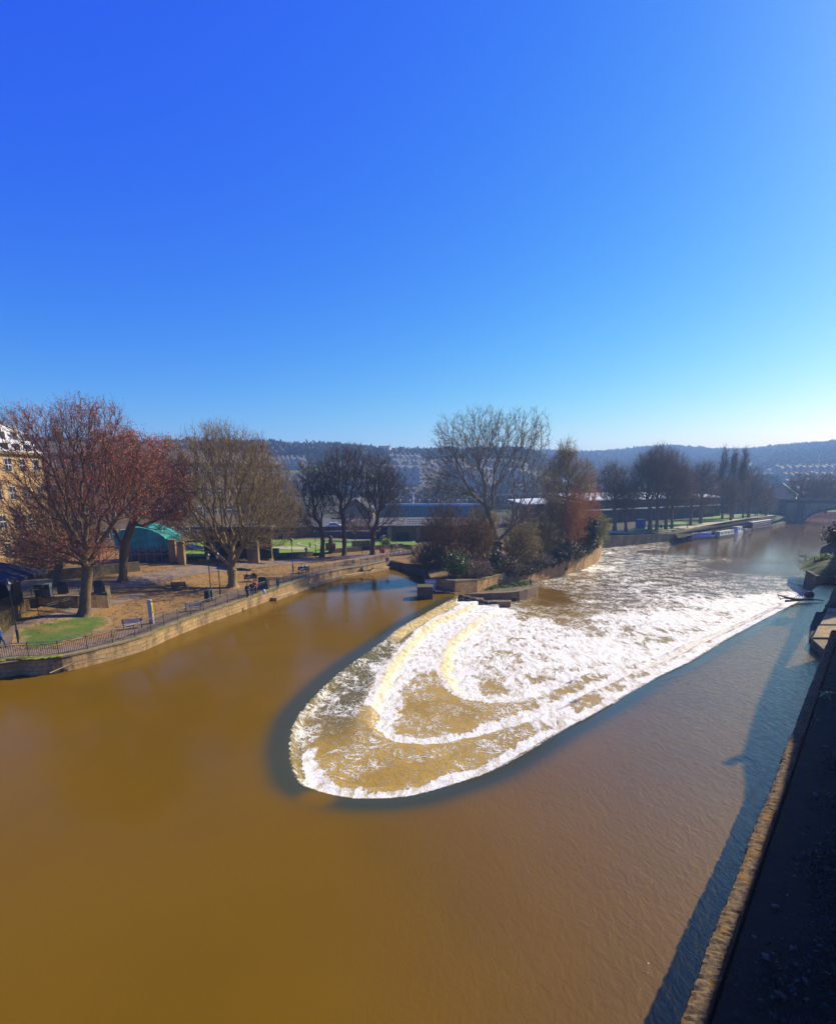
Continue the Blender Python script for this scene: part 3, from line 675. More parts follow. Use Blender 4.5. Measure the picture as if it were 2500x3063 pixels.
# creeper and weeds spilling over the island wall
g=np.random.default_rng(77); c=[]
for i in range(4,len(isl)-1):
    a=np.array([*isl[i],isl_z[i]]); b_=np.array([*isl[i+1],isl_z[i+1]])
    for k in range(16):
        t=g.random(); p=a*(1-t)+b_*t; nx,ny=(b_-a)[1],-(b_-a)[0]; l=math.hypot(nx,ny); w_=g.uniform(.2,.8); hgt=g.uniform(.2,1.3)
        for q in range(90): c.append((p[0]+nx/l*abs(g.normal()*.18)+g.normal()*w_*.5,p[1]+ny/l*abs(g.normal()*.18)+g.normal()*w_*.4,p[2]+.2-g.random()**1.5*hgt+abs(g.normal())*.12))
CREEP=np.array(c)
# ================================================================ TREES
def tubes(A, B, ra, rb, s):
    """many tapered prisms: A,B (n,3)"""
    n = len(A); D = B-A; ln = np.linalg.norm(D,axis=1,keepdims=True)+1e-9; T = D/ln
    ref = np.where(np.abs(T[:,2:3])<.9, np.array([[0,0,1.]]), np.array([[1.,0,0]])); U = np.cross(T,ref); U /= np.linalg.norm(U,axis=1,keepdims=True)+1e-9; W = np.cross(T,U)
    A2 = A-T*np.minimum(ra*.5,ln[:,0]*.1)[:,None]
    th = np.arange(s)*2*math.pi/s; cs = np.cos(th)[None,:,None]; sn = np.sin(th)[None,:,None]
    ring = U[:,None,:]*cs+W[:,None,:]*sn
    V = np.concatenate([A2[:,None,:]+ring*ra[:,None,None], B[:,None,:]+ring*rb[:,None,None]],1).reshape(-1,3)
    base = (np.arange(n)*2*s)[:,None]; j = np.arange(s); k = (j+1)%s
    Q = np.stack([base+j, base+k, base+s+k, base+s+j],-1).reshape(-1,4)
    return V, Q
def grow(seed, n, env, fork, lean=(0,0), r0=.012, pw=2.25, up=.5, plc=.35, jit=.14):
    """n tips inside ellipsoids env=[(cx,cy,cz,rx,ry,rz,weight)], joined into a branching skeleton from fork=[points up the trunk]"""
    g = np.random.default_rng(seed)
    P = []
    ws = np.array([e[6] for e in env],float); ws /= ws.sum()
    while len(P) < n:
        e = env[g.choice(len(env),p=ws)]; v = g.normal(size=3); v /= np.linalg.norm(v); rr = g.random()**.42
        p = np.array(e[:3])+v*rr*np.array(e[3:6])
        if p[2] > fork[0][2]*.8: P.append(p)
    P = np.array(P); f0 = np.array(fork[-1]); P = P[np.argsort(np.linalg.norm(P-f0,axis=1))]
    cap = n*7+50; N = np.zeros((cap,3)); par = np.full(cap,-1); pl = np.zeros(cap); dr = np.zeros((cap,3)); c = 0
    for i,f in enumerate(fork):
        N[c]=f; par[c]=c-1; dr[c]=(0,0,1); pl[c] = 0 if i==0 else pl[c-1]+math.dist(f,fork[i-1])*.3; c+=1
    stp = max(.45, (env[0][5])*.09)
    for p in P:
        D = p-N[:c]; d = np.linalg.norm(D,axis=1)
        cosv = (D*dr[:c]).sum(1)/(d+1e-6)
        cost = d*(1+.55*(1-cosv)*up*2)+plc*pl[:c]+np.clip(-D[:,2],0,None)*1.5*up
        q = int(np.argmin(cost)); L_ = d[q]
        if L_ < .12: continue
        k = max(1,min(6,int(L_/stp))); a = N[q]; t0 = dr[q]*L_*.5; t1 = (p-a)*.6+np.array([0,0,L_*.3*up])
        prev = q
        for i in range(1,k+1):
            t = i/k; h = (2*t**3-3*t*t+1)*a+(t**3-2*t*t+t)*t0*1.2+(-2*t**3+3*t*t)*p+(t**3-t*t)*t1
            if i < k: h = h+g.normal(size=3)*jit*L_/k*.35
            if c >= cap: break
            N[c]=h; par[c]=prev; pl[c]=pl[prev]+np.linalg.norm(h-N[prev]); v=h-N[prev]; dr[c]=v/(np.linalg.norm(v)+1e-6); prev=c; c+=1
    N=N[:c];par=par[:c];dr=dr[:c]
    w = np.zeros(c); ch = np.zeros(c,int)
    for i in range(c-1,0,-1):
        if ch[i]==0: w[i]=max(w[i],1.0)
        w[par[i]] += w[i]; ch[par[i]] += 1
    r = r0*np.maximum(w,1)**(1/pw)
    return N, par, r, dr, ch
def add_tris(C, n, L_, wd, g, upb=.2, flat=False):
    pass
def bare_tree(name, base, spec, mats, label, cat='tree', group=None, seed=1, n=900, env=None, fork=None, trunk_r=.35, r0=.012, twigs=5, tl=(.5,1.1), buds=0, budcol=None, budsize=.09, up=.5, leaves=0, leafmat=None, leafsize=.12, plc=.35, twr=None, droop=0.0, ivy=0, pw=2.25):
    g = np.random.default_rng(seed+1000)
    N, par, r, dr, ch = grow(seed, n, env, fork, r0=r0, up=up, plc=plc, pw=pw)
    k0 = len(fork)
    scale = trunk_r/max(r[1],1e-3)
    # thick limbs match the trunk, twigs keep their own size
    t = np.clip((r-r0*2)/(r[1]-r0*2+1e-6),0,1); r = r*(1+(scale-1)*t**.6)
    root = empty(name, base, 0, label, cat, group)
    idx = np.arange(k0, len(N)); A = N[par[idx]]; B = N[idx]; ra = np.minimum(r[par[idx]], r[idx]*1.35); rb = r[idx]
    thick = rb > .06
    VV=[];QQ=[];off=0
    for m_,s in ((thick,7),(~thick,4 if n<1500 else 3)):
        if m_.any():
            v,q = tubes(A[m_],B[m_],ra[m_],rb[m_],s); VV.append(v); QQ.append(q+off); off+=len(v)
    crown_mb = (np.concatenate(VV), QQ)
    crown = mesh_np('crown', crown_mb[0], crown_mb[1], mats[0], root, smooth=True)
    # trunk
    tp = [(f[0],f[1],f[2]) for f in fork]; rs = [trunk_r*(1.0-.25*i/(len(fork)-1)) for i in range(len(fork))]; rs[-1] = max(r[k0-1], trunk_r*.6)
    pts=[];rr=[]
    for i in range(len(tp)-1):
        for q in range(4):
            f=q/4; pts.append([tp[i][j]*(1-f)+tp[i+1][j]*f for j in range(3)]); rr.append(rs[i]*(1-f)+rs[i+1]*f)
    pts.append(tp[-1]); rr.append(rs[-1])
    rr[0]*=1.45; rr[1]*=1.12
    tb = MB().tube(pts, rr, 14)
    for i,v in enumerate(tb.v):
        a = math.atan2(v[1]-tp[0][1],v[0]-tp[0][0]); h=v[2]; s_=1+.07*math.sin(3*a+seed)+.05*math.sin(7*a+h*2)+.04*math.sin(h*5+a*2)
        cx,cy = np.interp(h,[p[2] for p in tp],[p[0] for p in tp]),np.interp(h,[p[2] for p in tp],[p[1] for p in tp]); tb.v[i]=(cx+(v[0]-cx)*s_,cy+(v[1]-cy)*s_,h)
    tb.build('trunk', mats[0] if len(mats)<2 else mats[1], root, True)
    # twigs
    tip = np.where(r[k0:] < r0*3.2)[0]+k0
    if twigs and len(tip):
        C = np.repeat(N[tip],twigs,0); Dm = np.repeat(dr[tip],twigs,0)
        C = C-Dm*g.random((len(C),1))*.5
        d = Dm*.8+g.normal(size=C.shape)*.55+np.array([0,0,.25*up*2-droop]); d /= np.linalg.norm(d,axis=1,keepdims=True)
        ln = g.uniform(tl[0],tl[1],(len(C),1)); E = C+d*ln
        E2 = E+ (d*.8+g.normal(size=C.shape)*.35+np.array([0,0,.15-droop]))*ln*.5
        tr = twr or r0*.8
        v1,q1 = tubes(C,E,np.full(len(C),tr),np.full(len(C),tr*.7),3)
        v2,q2 = tubes(E,E2,np.full(len(C),tr*.7),np.full(len(C),tr*.4),3)
        tw = mesh_np('twigs', np.concatenate([v1,v2]), [np.concatenate([q1,q2+len(v1)])], mats[0] if len(mats)<3 else mats[2], crown)
        tw['kind']='stuff'
        pool = np.concatenate([E,E2,(C+E)/2])
    else: pool = N[tip]
    def scatter(nm, cnt, size, mat):
        ii = g.integers(0,len(pool),cnt); c = pool[ii]+g.normal(size=(cnt,3))*.12
        a = g.normal(size=(cnt,3)); a/=np.linalg.norm(a,axis=1,keepdims=True); b = np.cross(a,g.normal(size=(cnt,3))); b/=np.linalg.norm(b,axis=1,keepdims=True)
        s = g.uniform(.5,1.3,(cnt,1))*size
        V = np.stack([c-a*s*.5, c+b*s*.35, c+a*s*.5, c-b*s*.35],1).reshape(-1,3)
        o = mesh_np(nm, V, [np.arange(cnt*4).reshape(-1,4)], mat, crown); o['kind']='stuff'
    if buds: scatter('buds', buds, budsize, budcol)
    if leaves: scatter('leaves', leaves, leafsize, leafmat)
    if ivy:
        c = []; 
        for _ in range(ivy):
            i = g.integers(0,len(pts)); f=pts[i]; a=g.random()*6.28; q=rr[i]*g.uniform(1,1.5); c.append((f[0]+q*math.cos(a),f[1]+q*math.sin(a),f[2]+g.normal()*.3))
        c=np.array(c); a_=g.normal(size=c.shape)*.12; b_=g.normal(size=c.shape)*.12
        o=mesh_np('ivy', np.stack([c-a_,c+b_,c+a_,c-b_],1).reshape(-1,3), [np.arange(len(c)*4).reshape(-1,4)], M['ivy'], root); o['kind']='stuff'
    return root
def bark(name, c1, c2): return pm(name, c1, c2, 7, .9, .02, spec=.2)
M['bark_red'] = bark('grey_brown_bark',(.23,.15,.075),(.11,.075,.04))
M['bark_olive'] = bark('olive_brown_bark',(0.340,0.239,0.094),(0.170,0.119,0.046))
M['bark_dark'] = bark('dark_bark',(0.128,0.087,0.046),(0.068,0.047,0.025))
M['bark_pale'] = bark('pale_grey_bark',(.25,.21,.125),(.13,.105,.06))
M['bark_mauve'] = bark('mauve_brown_twigs',(0.204,0.132,0.079),(0.119,0.079,0.049))
M['budred'] = pm('red_buds',(.62,.13,.06),(.42,.09,.045),5,.7)
M['budbrown'] = pm('brown_buds',(0.240,0.131,0.057),(0.150,0.087,0.038),5,.7)
M['ivy'] = pm('ivy_leaves',(0.046,0.063,0.017),(0.026,0.038,0.011),4,.5)
M['leaf_green'] = pm('glossy_green_leaves',(0.078,0.177,0.017),(0.039,0.101,0.011),3,.45)
M['leaf_olive'] = pm('olive_yellow_leaves',(0.280,0.231,0.042),(0.154,0.129,0.030),3,.7)
M['leaf_dark'] = pm('dark_evergreen_leaves',(.02,.035,.012),(.012,.02,.008),3,.6)
M['leaf_lime'] = pm('yellow_green_leaves',(0.338,0.378,0.033),(0.195,0.240,0.022),3,.6)
M['twig_rust'] = pm('rust_red_twigs',(.36,.165,.04),(.19,.10,.03),3,.8)
M['twig_gold'] = pm('golden_twigs',(0.375,0.262,0.083),(0.210,0.146,0.051),3,.8)
M['twig_orange'] = pm('orange_willow_twigs',(.50,.19,.035),(.28,.11,.03),3,.8)
M['white_fleck'] = pm('pale_underleaf',(.35,.36,.30),(.2,.22,.15),3,.6)
def env_px(base, Y, items):
    """crown ellipsoids given by the picture box they fill at the tree's own distance -> local metres"""
    out = []
    for cx,cy,hw,hh,wt in items:
        x,z = atd(cx,cy,Y); m = Y*1.03/FPX
        out.append((x-base[0], 0, z-base[2], hw*m, hw*m*.9, hh*m, wt))
    return out
def fork_px(base, Y, L_):
    return [(atd(a,b,Y)[0]-base[0], 0, max(-.1,atd(a,b,Y)[1]-base[2])) for a,b in L_]
def tree_at(name, px, py, items, forkpx, **k):
    b = atg(px,py); b = (b[0],b[1],b[2]-.05)
    fk = [(0,0,0)]+fork_px(b,b[1],forkpx)
    return bare_tree(name, b, None, env=env_px(b,b[1],items), fork=fk, **k)
TR = 1.0
_a=rng.normal(size=CREEP.shape)*.075; _b=rng.normal(size=CREEP.shape)*.075
_o=mesh_np('creeper',np.stack([CREEP-_a,CREEP+_b,CREEP+_a,CREEP-_b],1).reshape(-1,3),[np.arange(len(CREEP)*4).reshape(-1,4)],pm('creeper_leaves',(.07,.07,.02),(.03,.03,.012),2,.7),iw); _o['kind']='stuff'
tree_at('red_budded_tree',255,1843,[(270,1290,110,98,2.2),(80,1300,90,85,1.2),(110,1460,130,110,1.5),(330,1450,130,120,1.6),(420,1400,90,90,.8),(110,1630,130,65,1.1),(250,1640,90,50,.7),(210,1440,100,120,1.0)],[(256,1775),(262,1715),(263,1690)],
  mats=(M['bark_red'],), label='large red-budded bare tree at the edge of the grass on the left bank', seed=3, plc=.55, n=int(2500*TR), trunk_r=.52, r0=.016, twigs=3, tl=(.3,.8), buds=30000, budcol=M['budred'], budsize=.10)
tree_at('red_budded_tree',368,1741,[(400,1400,130,110,2),(480,1450,110,120,2),(300,1450,130,100,1),(480,1540,80,45,.8)],[(368,1700),(372,1650)],
  mats=(M['bark_red'],), label='second red-budded tree, behind the large one and in front of the green scaffold netting', seed=5, n=int(1350*TR), trunk_r=.5, r0=.017, twigs=3, tl=(.4,1.0), buds=21000, budcol=M['budred'], budsize=.14)
tree_at('bare_tree',172,1757,[(150,1560,120,100,2),(70,1600,110,80,1),(230,1600,80,70,1)],[(172,1715),(176,1690)],
  mats=(M['bark_red'],), label='brown bare tree with a low trunk behind the litter bins on the left', seed=8, n=1100, trunk_r=.42, r0=.017, twigs=4, tl=(.4,.9))
tree_at('spreading_tree',697,1757,[(650,1400,170,120,3),(560,1500,100,110,1),(760,1480,110,130,1.4),(660,1330,60,70,.7),(760,1350,50,60,.5),(600,1600,120,50,.5),(790,1590,90,60,.6)],[(696,1725),(694,1705)],
  mats=(M['bark_olive'],), label='broad olive-brown bare tree forking low behind the bench with two people', seed=11, plc=.6, n=int(2400*TR), trunk_r=.62, r0=.018, twigs=3, tl=(.4,.9), buds=6000, budcol=M['budbrown'], budsize=.09)
tree_at('bare_tree',807,1677,[(800,1470,90,110,2),(850,1520,60,70,1),(760,1520,60,70,1)],[(806,1640),(804,1600)],
  mats=(M['bark_olive'],), label='brown bare tree standing just right of and behind the broad olive-brown tree', seed=14, n=1200, trunk_r=.45, r0=.022, twigs=4, tl=(.5,1.1))
tree_at('bare_tree',963,1667,[(930,1450,48,75,2),(960,1480,45,80,1),(925,1540,40,50,.6)],[(966,1620),(962,1590)],
  mats=(M['bark_dark'],), label='slim dark upright tree, leftmost of the three by the lawn wall', group='dark upright trees by the lawn', seed=17, n=650, trunk_r=.42, r0=.022, twigs=4, tl=(.5,1.1), up=.8)
tree_at('bare_tree',1030,1663,[(1020,1420,62,85,3),(1060,1400,40,70,1),(985,1440,40,60,1),(1020,1520,50,50,.4)],[(1030,1620),(1027,1580),(1027,1550)],
  mats=(M['bark_dark'],), label='tall dark upright tree, middle of the three by the lawn wall', group='dark upright trees by the lawn', seed=19, n=900, trunk_r=.42, r0=.022, twigs=4, tl=(.5,1.1), up=.8)
tree_at('bare_tree',1115,1660,[(1125,1440,60,85,3),(1165,1460,50,70,1.5),(1105,1500,40,70,1),(1170,1540,50,40,.6)],[(1115,1630),(1117,1610)],
  mats=(M['bark_dark'],), label='wide dark upright tree by the red lifebuoy box, rightmost of the three', group='dark upright trees by the lawn', seed=23, n=1050, trunk_r=.48, r0=.022, twigs=4, tl=(.5,1.1), up=.75)
tree_at('blossom_tree',1062,1628,[(1060,1570,32,28,2),(1100,1575,25,20,1)],[(1062,1615),(1062,1600)],
  mats=(M['bark_dark'],), label='small pink blossoming tree against the dark wall behind the lawn', seed=29, n=260, trunk_r=.15, r0=.02, twigs=3, tl=(.3,.7), buds=2200, budcol=pm('pink_blossom',(.45,.24,.26),(.3,.15,.17),5,.7), budsize=.2)
# ---- island
tree_at('plane_tree',1487,1690,[(1350,1320,60,80,1.6),(1470,1295,62,72,1.7),(1530,1320,60,90,1.3),(1410,1310,60,85,1.3),(1590,1310,55,80,1.8),(1310,1400,65,60,1.0),(1440,1390,120,100,2.2),(1310,1460,65,50,.8),(1540,1400,60,60,.8),(1620,1430,60,60,.8),(1580,1520,60,60,.4)],[(1484,1660),(1488,1625)],
  mats=(M['bark_pale'],), label='tallest pale-limbed bare tree spreading over the island', seed=31, n=1900, plc=.55, trunk_r=.5, r0=.018, twigs=3, tl=(.4,.9), buds=3500, budcol=M['budbrown'], budsize=.16, ivy=500, pw=2.1)
tree_at('willow_tree',1700,1650,[(1695,1380,35,55,1.6),(1650,1430,35,60,1),(1740,1430,40,55,1),(1690,1500,70,80,2)],[(1699,1600),(1696,1560),(1696,1500)],
  mats=(M['twig_gold'],M['bark_olive']), label='tall feathery golden-twigged tree behind the island wall, right of the tallest tree', seed=37, n=1300, trunk_r=.32, r0=.022, twigs=4, tl=(.5,1.1), up=.9, buds=5000, budcol=M['leaf_olive'], budsize=.16)
def bush(name, px, py, cx, cy, hw, hh, label, mats, n=350, leaves=0, leafmat=None, leafsize=.2, twigs=5, seed=1, r0=.02, up=.6, lm2=None, cat='bush', group=None, tl=(.3,.8), multi=True, zadd=0):
    b = atg(px,py); b = (b[0],b[1],b[2]-.1+zadd)
    return bare_tree(name, b, None, env=env_px(b,b[1],[(cx,cy,hw,hh,1)]), fork=[(0,0,0),(0,0,.35),(0,0,.6)], mats=mats, label=label, cat=cat, group=group, seed=seed, n=n, trunk_r=.14, r0=r0, twigs=twigs, tl=tl, leaves=leaves, leafmat=leafmat, leafsize=leafsize, up=up, plc=.7)
RU=(M['twig_rust'],M['bark_dark']); GO=(M['twig_gold'],M['bark_dark']); BD=(M['bark_mauve'],M['bark_dark'])
bush('rust_bush',1340,1695,1330,1600,75,90,'rust-red twiggy bush on the island, left of the ivy-clad trunk',RU,700,seed=41,leaves=2500,leafmat=M['budbrown'],leafsize=.16)
bush('rust_bush',1425,1700,1420,1625,65,75,'rust-brown twiggy bush just left of the ivy-clad trunk',RU,500,seed=43,leaves=2500,leafmat=M['leaf_dark'],leafsize=.18)
bush('brown_bush',1270,1700,1285,1670,60,45,'low dark brown brush overhanging the side channel at the island corner',BD,450,seed=45)
bush('green_bush',1362,1725,1365,1690,32,38,'small glossy green bush at the front left of the island',BD,160,seed=47,leaves=2600,leafmat=M['leaf_green'],leafsize=.24)
bush('dark_bush',1420,1727,1420,1705,60,24,'low leafless scrub along the island wall, right of the green bush',BD,320,seed=49,leaves=1600,leafmat=M['white_fleck'],leafsize=.11)
bush('olive_bush',1540,1690,1560,1620,60,60,'olive-leaved bush right of the ivy-clad trunk',GO,520,seed=51,leaves=5200,leafmat=M['leaf_olive'],leafsize=.17)
bush('olive_bush',1610,1672,1620,1610,50,60,'olive-leaved bush under the golden-twigged tree',GO,420,seed=53,leaves=3800,leafmat=M['leaf_olive'],leafsize=.17)
bush('dark_bush',1500,1712,1510,1695,55,22,'low dark undergrowth at the foot of the ivy-clad trunk',BD,300,seed=55,leaves=2200,leafmat=M['ivy'],leafsize=.18)
bush('dark_bush',1600,1690,1600,1675,55,20,'low dark undergrowth with pale flecks by the middle of the island wall',BD,300,seed=57,leaves=2400,leafmat=M['white_fleck'],leafsize=.11)
bush('rust_bush',1710,1660,1705,1570,52,100,'tall rust-orange willow bush behind the island wall',(M['twig_orange'],M['bark_dark']),800,seed=59,tl=(.4,1.0))
bush('rust_bush',1765,1640,1750,1530,42,110,'tall thin rust-brown willow bush nearest the island tip',(M['twig_orange'],M['bark_dark']),600,seed=61,tl=(.4,1.0))
bush('evergreen_bush',1752,1653,1755,1600,28,50,'dark evergreen bush at the right end of the island',BD,200,seed=63,leaves=7000,leafmat=M['leaf_dark'],leafsize=.32)
bush('lime_bush',1785,1634,1790,1585,30,50,'yellow-green drooping bush over the tip of the island wall',GO,250,seed=65,leaves=4500,leafmat=M['leaf_lime'],leafsize=.22)
bush('dark_bush',1690,1668,1690,1650,60,24,'low ivy-dark undergrowth near the right end of the island wall',BD,300,seed=67,leaves=3500,leafmat=M['ivy'],leafsize=.24)
bush('ivy_stump',1482,1722,1480,1690,16,42,'ivy-covered stump hung with creeper in front of the tallest tree',BD,60,seed=69,leaves=3000,leafmat=M['ivy'],leafsize=.22)
bush('lime_bush',1153,1640,1154,1625,13,13,'round bright yellow-green bush behind the lawn wall',BD,60,seed=71,leaves=900,leafmat=M['leaf_lime'],leafsize=.28)
bush('golden_bush',1650,1662,1645,1560,48,85,'tall golden-twigged scrub between the tallest tree and the feathery tree',GO,620,seed=72,tl=(.4,1.0),leaves=3000,leafmat=M['leaf_olive'],leafsize=.15)
bush('golden_bush',1455,1690,1440,1580,50,75,'loose golden-brown scrub behind the ivy-clad trunk',GO,420,seed=74,tl=(.4,1.0))
bush('brown_bush',1560,1640,1560,1560,60,60,'brown twiggy thicket behind the olive-leaved bush',BD,500,seed=73)
bush('brown_bush',880,1610,880,1560,60,50,'brown thicket of bare shrubs behind the lawn on the left',BD,500,seed=75)
bush('brown_bush',120,1700,120,1660,90,50,'tangled brown shrubs behind the low wall at far left',BD,700,seed=77,leaves=1500,leafmat=M['ivy'],leafsize=.2)
# ---- far bank trees
def far_tree(px, py, items, fk, label, seed, n=700, tr=.4, group='bare trees on the far bank', mats=None, name='bare_tree', up=.75, r0=.028, tw=4):
    return tree_at(name, px, py, items, fk, mats=mats or (M['bark_mauve'],), label=label, group=group, seed=seed, n=int(n*.72), trunk_r=tr, r0=r0, twigs=tw, tl=(.9,1.9), up=up)
far_tree(1838,1589,[(1832,1445,45,52,2),(1850,1480,50,40,1)],[(1838,1550),(1838,1510)],'round bare tree on the far bank, nearest the island tip',81,800,.55)
far_tree(1872,1590,[(1880,1490,35,50,1)],[(1871,1550),(1872,1520)],'small brown bare tree just right of the round one on the far bank',82,500)
far_tree(1944,1588,[(1945,1420,55,70,2),(1920,1430,40,60,1)],[(1944,1540),(1944,1500)],'tall dark bare tree left of centre in the big far-bank group',83,1100,.6)
far_tree(1963,1594,[(1975,1400,45,60,2),(1985,1460,45,60,1)],[(1965,1540),(1966,1500)],'tallest bare tree in the big far-bank group, beside the railing',84,1100,.5)
far_tree(1990,1592,[(2010,1420,45,65,2),(2020,1480,40,50,1)],[(1992,1550),(1997,1500)],'leaning bare tree right of centre in the big far-bank group',85,900,.5)
far_tree(2009,1580,[(2035,1450,35,55,1)],[(2010,1540),(2012,1500)],'slim bare tree at the right of the big far-bank group',86,600)
far_tree(2095,1567,[(2105,1430,38,48,2),(2075,1460,30,45,1),(2120,1490,30,50,1)],[(2096,1530),(2100,1490)],'bare tree left of the three poplars on the far bank',87,900,.5)
far_tree(2065,1572,[(2065,1480,30,50,1)],[(2066,1540),(2068,1510)],'small bare tree between the big group and the poplars',88,500)
for px,ty,lb in ((2160,1347,'leftmost of the three tall narrow poplars'),(2191,1347,'middle one of the three tall narrow poplars'),(2222,1342,'rightmost and tallest of the three narrow poplars')):
    far_tree(px,1552,[(px,ty+60,9,62,2),(px+3,ty+110,15,70,2)],[(px,1520),(px,1470),(px+1,1440)],lb,int(px/7),600,.35,'poplars on the far bank',name='poplar_tree',up=1.0,r0=.05,tw=3)
far_tree(2185,1556,[(2180,1480,35,55,1)],[(2185,1530),(2184,1500)],'dense brown bare tree below the poplars',90,700)
far_tree(2238,1549,[(2250,1450,30,50,2),(2275,1480,35,45,1.4),(2240,1490,30,50,1)],[(2240,1520),(2243,1490)],'wide bare tree right of the poplars and before the bridge',91,1000,.5)
far_tree(2290,1543,[(2290,1500,30,38,1)],[(2290,1525),(2291,1510)],'dark low bare tree beside the bridge end',92,500)
# ================================================================ PARK: PATHS, RAILINGS, FURNITURE
def band(pts, w):
    a = offset(pts, w/2); b = offset(pts, -w/2); return a+b[::-1]
i0 = 3
pth = LWs[i0*1:]
sheet('riverside_path', offset(pth,.65)+offset(pth,3.0)[::-1], M['path'], .03, 1.0)
kb = MB()
def kerb(pts, h=.05, w=.12, name='path_edging'):
    k = MB(); o1 = offset(pts,w/2); o2 = offset(pts,-w/2)
    for i in range(len(pts)-1):
        za, zb_ = lz(*pts[i][:2])+h, lz(*pts[i+1][:2])+h
        k.prism([o1[i],o1[i+1],o2[i+1],o2[i]], [za-.3,zb_-.3,zb_-.3,za-.3],[za,zb_,zb_,za])
    o = k.build(name, M['pathedge']); o['kind']='structure'; return o
kerb(offset(LWs[6:26],3.05))
gp = smooth_line([atg(a,b)[:2] for a,b in [(14,1985),(18,1935),(30,1900),(60,1876),(110,1858),(175,1842),(240,1826),(330,1802),(430,1780)]],3)
sheet('lower_path', band(gp,1.9), M['path'], .045, .9); kerb(offset(gp,-1.0)[3:20])
sheet('grass_verge', [atg(a,b)[:2] for a,b in [(34,1930),(40,1902),(64,1882),(112,1865),(175,1852),(232,1842),(285,1838),(330,1848),(335,1868),(300,1890),(240,1912),(180,1932),(120,1943),(70,1945)]], M['grass'], .05, .7)
bl = [atg(a,b)[:2] for a,b in [(250,1765),(330,1752),(430,1735),(560,1707),(700,1694),(850,1682),(1000,1669),(1090,1661),(1150,1655),(1200,1650)]]
sheet('back_path', band(bl,4.0), M['path'], .035, 1.2)
for j,(a,b,w_) in enumerate(((700,1690,300),)):
    pass
sheet('gravel_forecourt', [atg(a,b)[:2] for a,b in [(640,1798),(700,1772),(790,1745),(840,1742),(760,1775),(700,1800)]], M['path'], .05, .8)
# upper left terrace with its retaining wall and ramp railings
tw_ = [at(-90,1880,3.25),at(-30,1852,3.25),at(30,1820,3.25),at(75,1795,3.25),at(112,1785,3.25)]
rw = strip_wall('retaining_wall', tw_+[(at(230,1782,3.2)),(at(320,1776,3.1))], .9, [3.25]*5+[3.2,2.9], M['wall'], thick=.4, side=1)
tag(rw,'sunlit yellow stone retaining wall beside the ramp at far left','wall')
TP = tw_+[at(320,1776,3.1),at(330,1752,3.0),at(120,1735,3.0),at(-120,1760,3.0)]
o = MB().prism(TP, .5, 3.22).build('upper_terrace_ground', pm('terrace_ground',(.24,.15,.07),(.14,.09,.045),6,.95,.02,c3=(.05,.06,.02),s3=.5)); o['kind']='structure'
def railing(name, pts, label, h=1.1, post=2.0, zf=None, mat=None, handmat=None, bal=True, cat='railing', z0=None, group=None, bspace=.13, br=.011):
    root = empty(name, (pts[0][0],pts[0][1],0), 0, label, cat, group); ox,oy = pts[0][0],pts[0][1]
    mat = mat or M['black']; handmat = handmat or mat
    P = [Vector((p[0]-ox,p[1]-oy)) for p in pts]; cum=[0]
    for i in range(1,len(P)): cum.append(cum[-1]+(P[i]-P[i-1]).length)
    def pt(s):
        s=min(max(s,0),cum[-1]); i=0
        while i<len(cum)-2 and cum[i+1]<s: i+=1
        f=(s-cum[i])/(cum[i+1]-cum[i]+1e-9); v=P[i].lerp(P[i+1],f); return v
    zz = zf or (lambda x,y: z0)
    nb = max(1,round(cum[-1]/post)); st = cum[-1]/nb
    G = lambda s: (pt(s).x, pt(s).y, zz(pt(s).x+ox, pt(s).y+oy))
    ss = np.linspace(0,cum[-1],max(nb*2,8)+1)
    MB().tube([(*G(s)[:2],G(s)[2]+h) for s in ss],.032,8).build('handrail',handmat,root,True)
    MB().tube([(*G(s)[:2],G(s)[2]+h-.17) for s in ss],.016,6).build('upper_rail',mat,root)
    MB().tube([(*G(s)[:2],G(s)[2]+.12) for s in ss],.016,6).build('lower_rail',mat,root)
    for i in range(nb+1):
        x,y,z=G(i*st); MB().tube([(x,y,z-.1),(x,y,z+h)],.033,8).build('post',mat,root)
    if bal:
        for i in range(nb):
            b=MB(); k=int(st/bspace)
            for j in range(1,k):
                x,y,z=G(i*st+j*st/k); b.box((x,y,z+(h-.17+.12)/2),(br*2,br*2,h-.29))
            b.build('baluster_panel',mat,root)
    return root
rl = offset(LWs,.42)
k1 = min(range(len(rl)), key=lambda i: abs(pj(*rl[i],1.3)[0]-800)+ (0 if pj(*rl[i],1.3)[1]>0 else 1e4))
railing('riverside_railing', rl[9:k1+1], 'black riverside railing with pale handrail along the near left river wall', z0=1.3, handmat=M['rail'])
railing('riverside_railing', [ (p[0]-.25,p[1]+.2) for p in rl[k1+1:]], 'black riverside railing along the farther wall, beyond the step in the railing', z0=1.3, handmat=M['rail'])
qa=rl[k1]; qb=rl[k1+1]
g_ = empty('railing_gate',(qa[0],qa[1],1.3),0,'small black gated landing cage at the step in the riverside railing','gate')
for (x,y) in ((-.3,.9),(-.3,2.4),(.9,2.6),(1.1,1.0)): MB().tube([(x,y,0),(x,y,1.15)],.04,6).build('post',M['black'],g_)
gb=MB()
for (a,b) in (((-.3,.9),(-.3,2.4)),((-.3,2.4),(.9,2.6)),((.9,2.6),(1.1,1.0))):
    for z in (1.15,.95,.15): gb.tube([(*a,z),(*b,z)],.03,6)
    for k in range(1,10): f=k/10; gb.tube([(a[0]*(1-f)+b[0]*f,a[1]*(1-f)+b[1]*f,.15),(a[0]*(1-f)+b[0]*f,a[1]*(1-f)+b[1]*f,.95)],.012,4)
gb.build('bars',M['black'],g_)
def onl(px,py,z): return at(px,py,z)
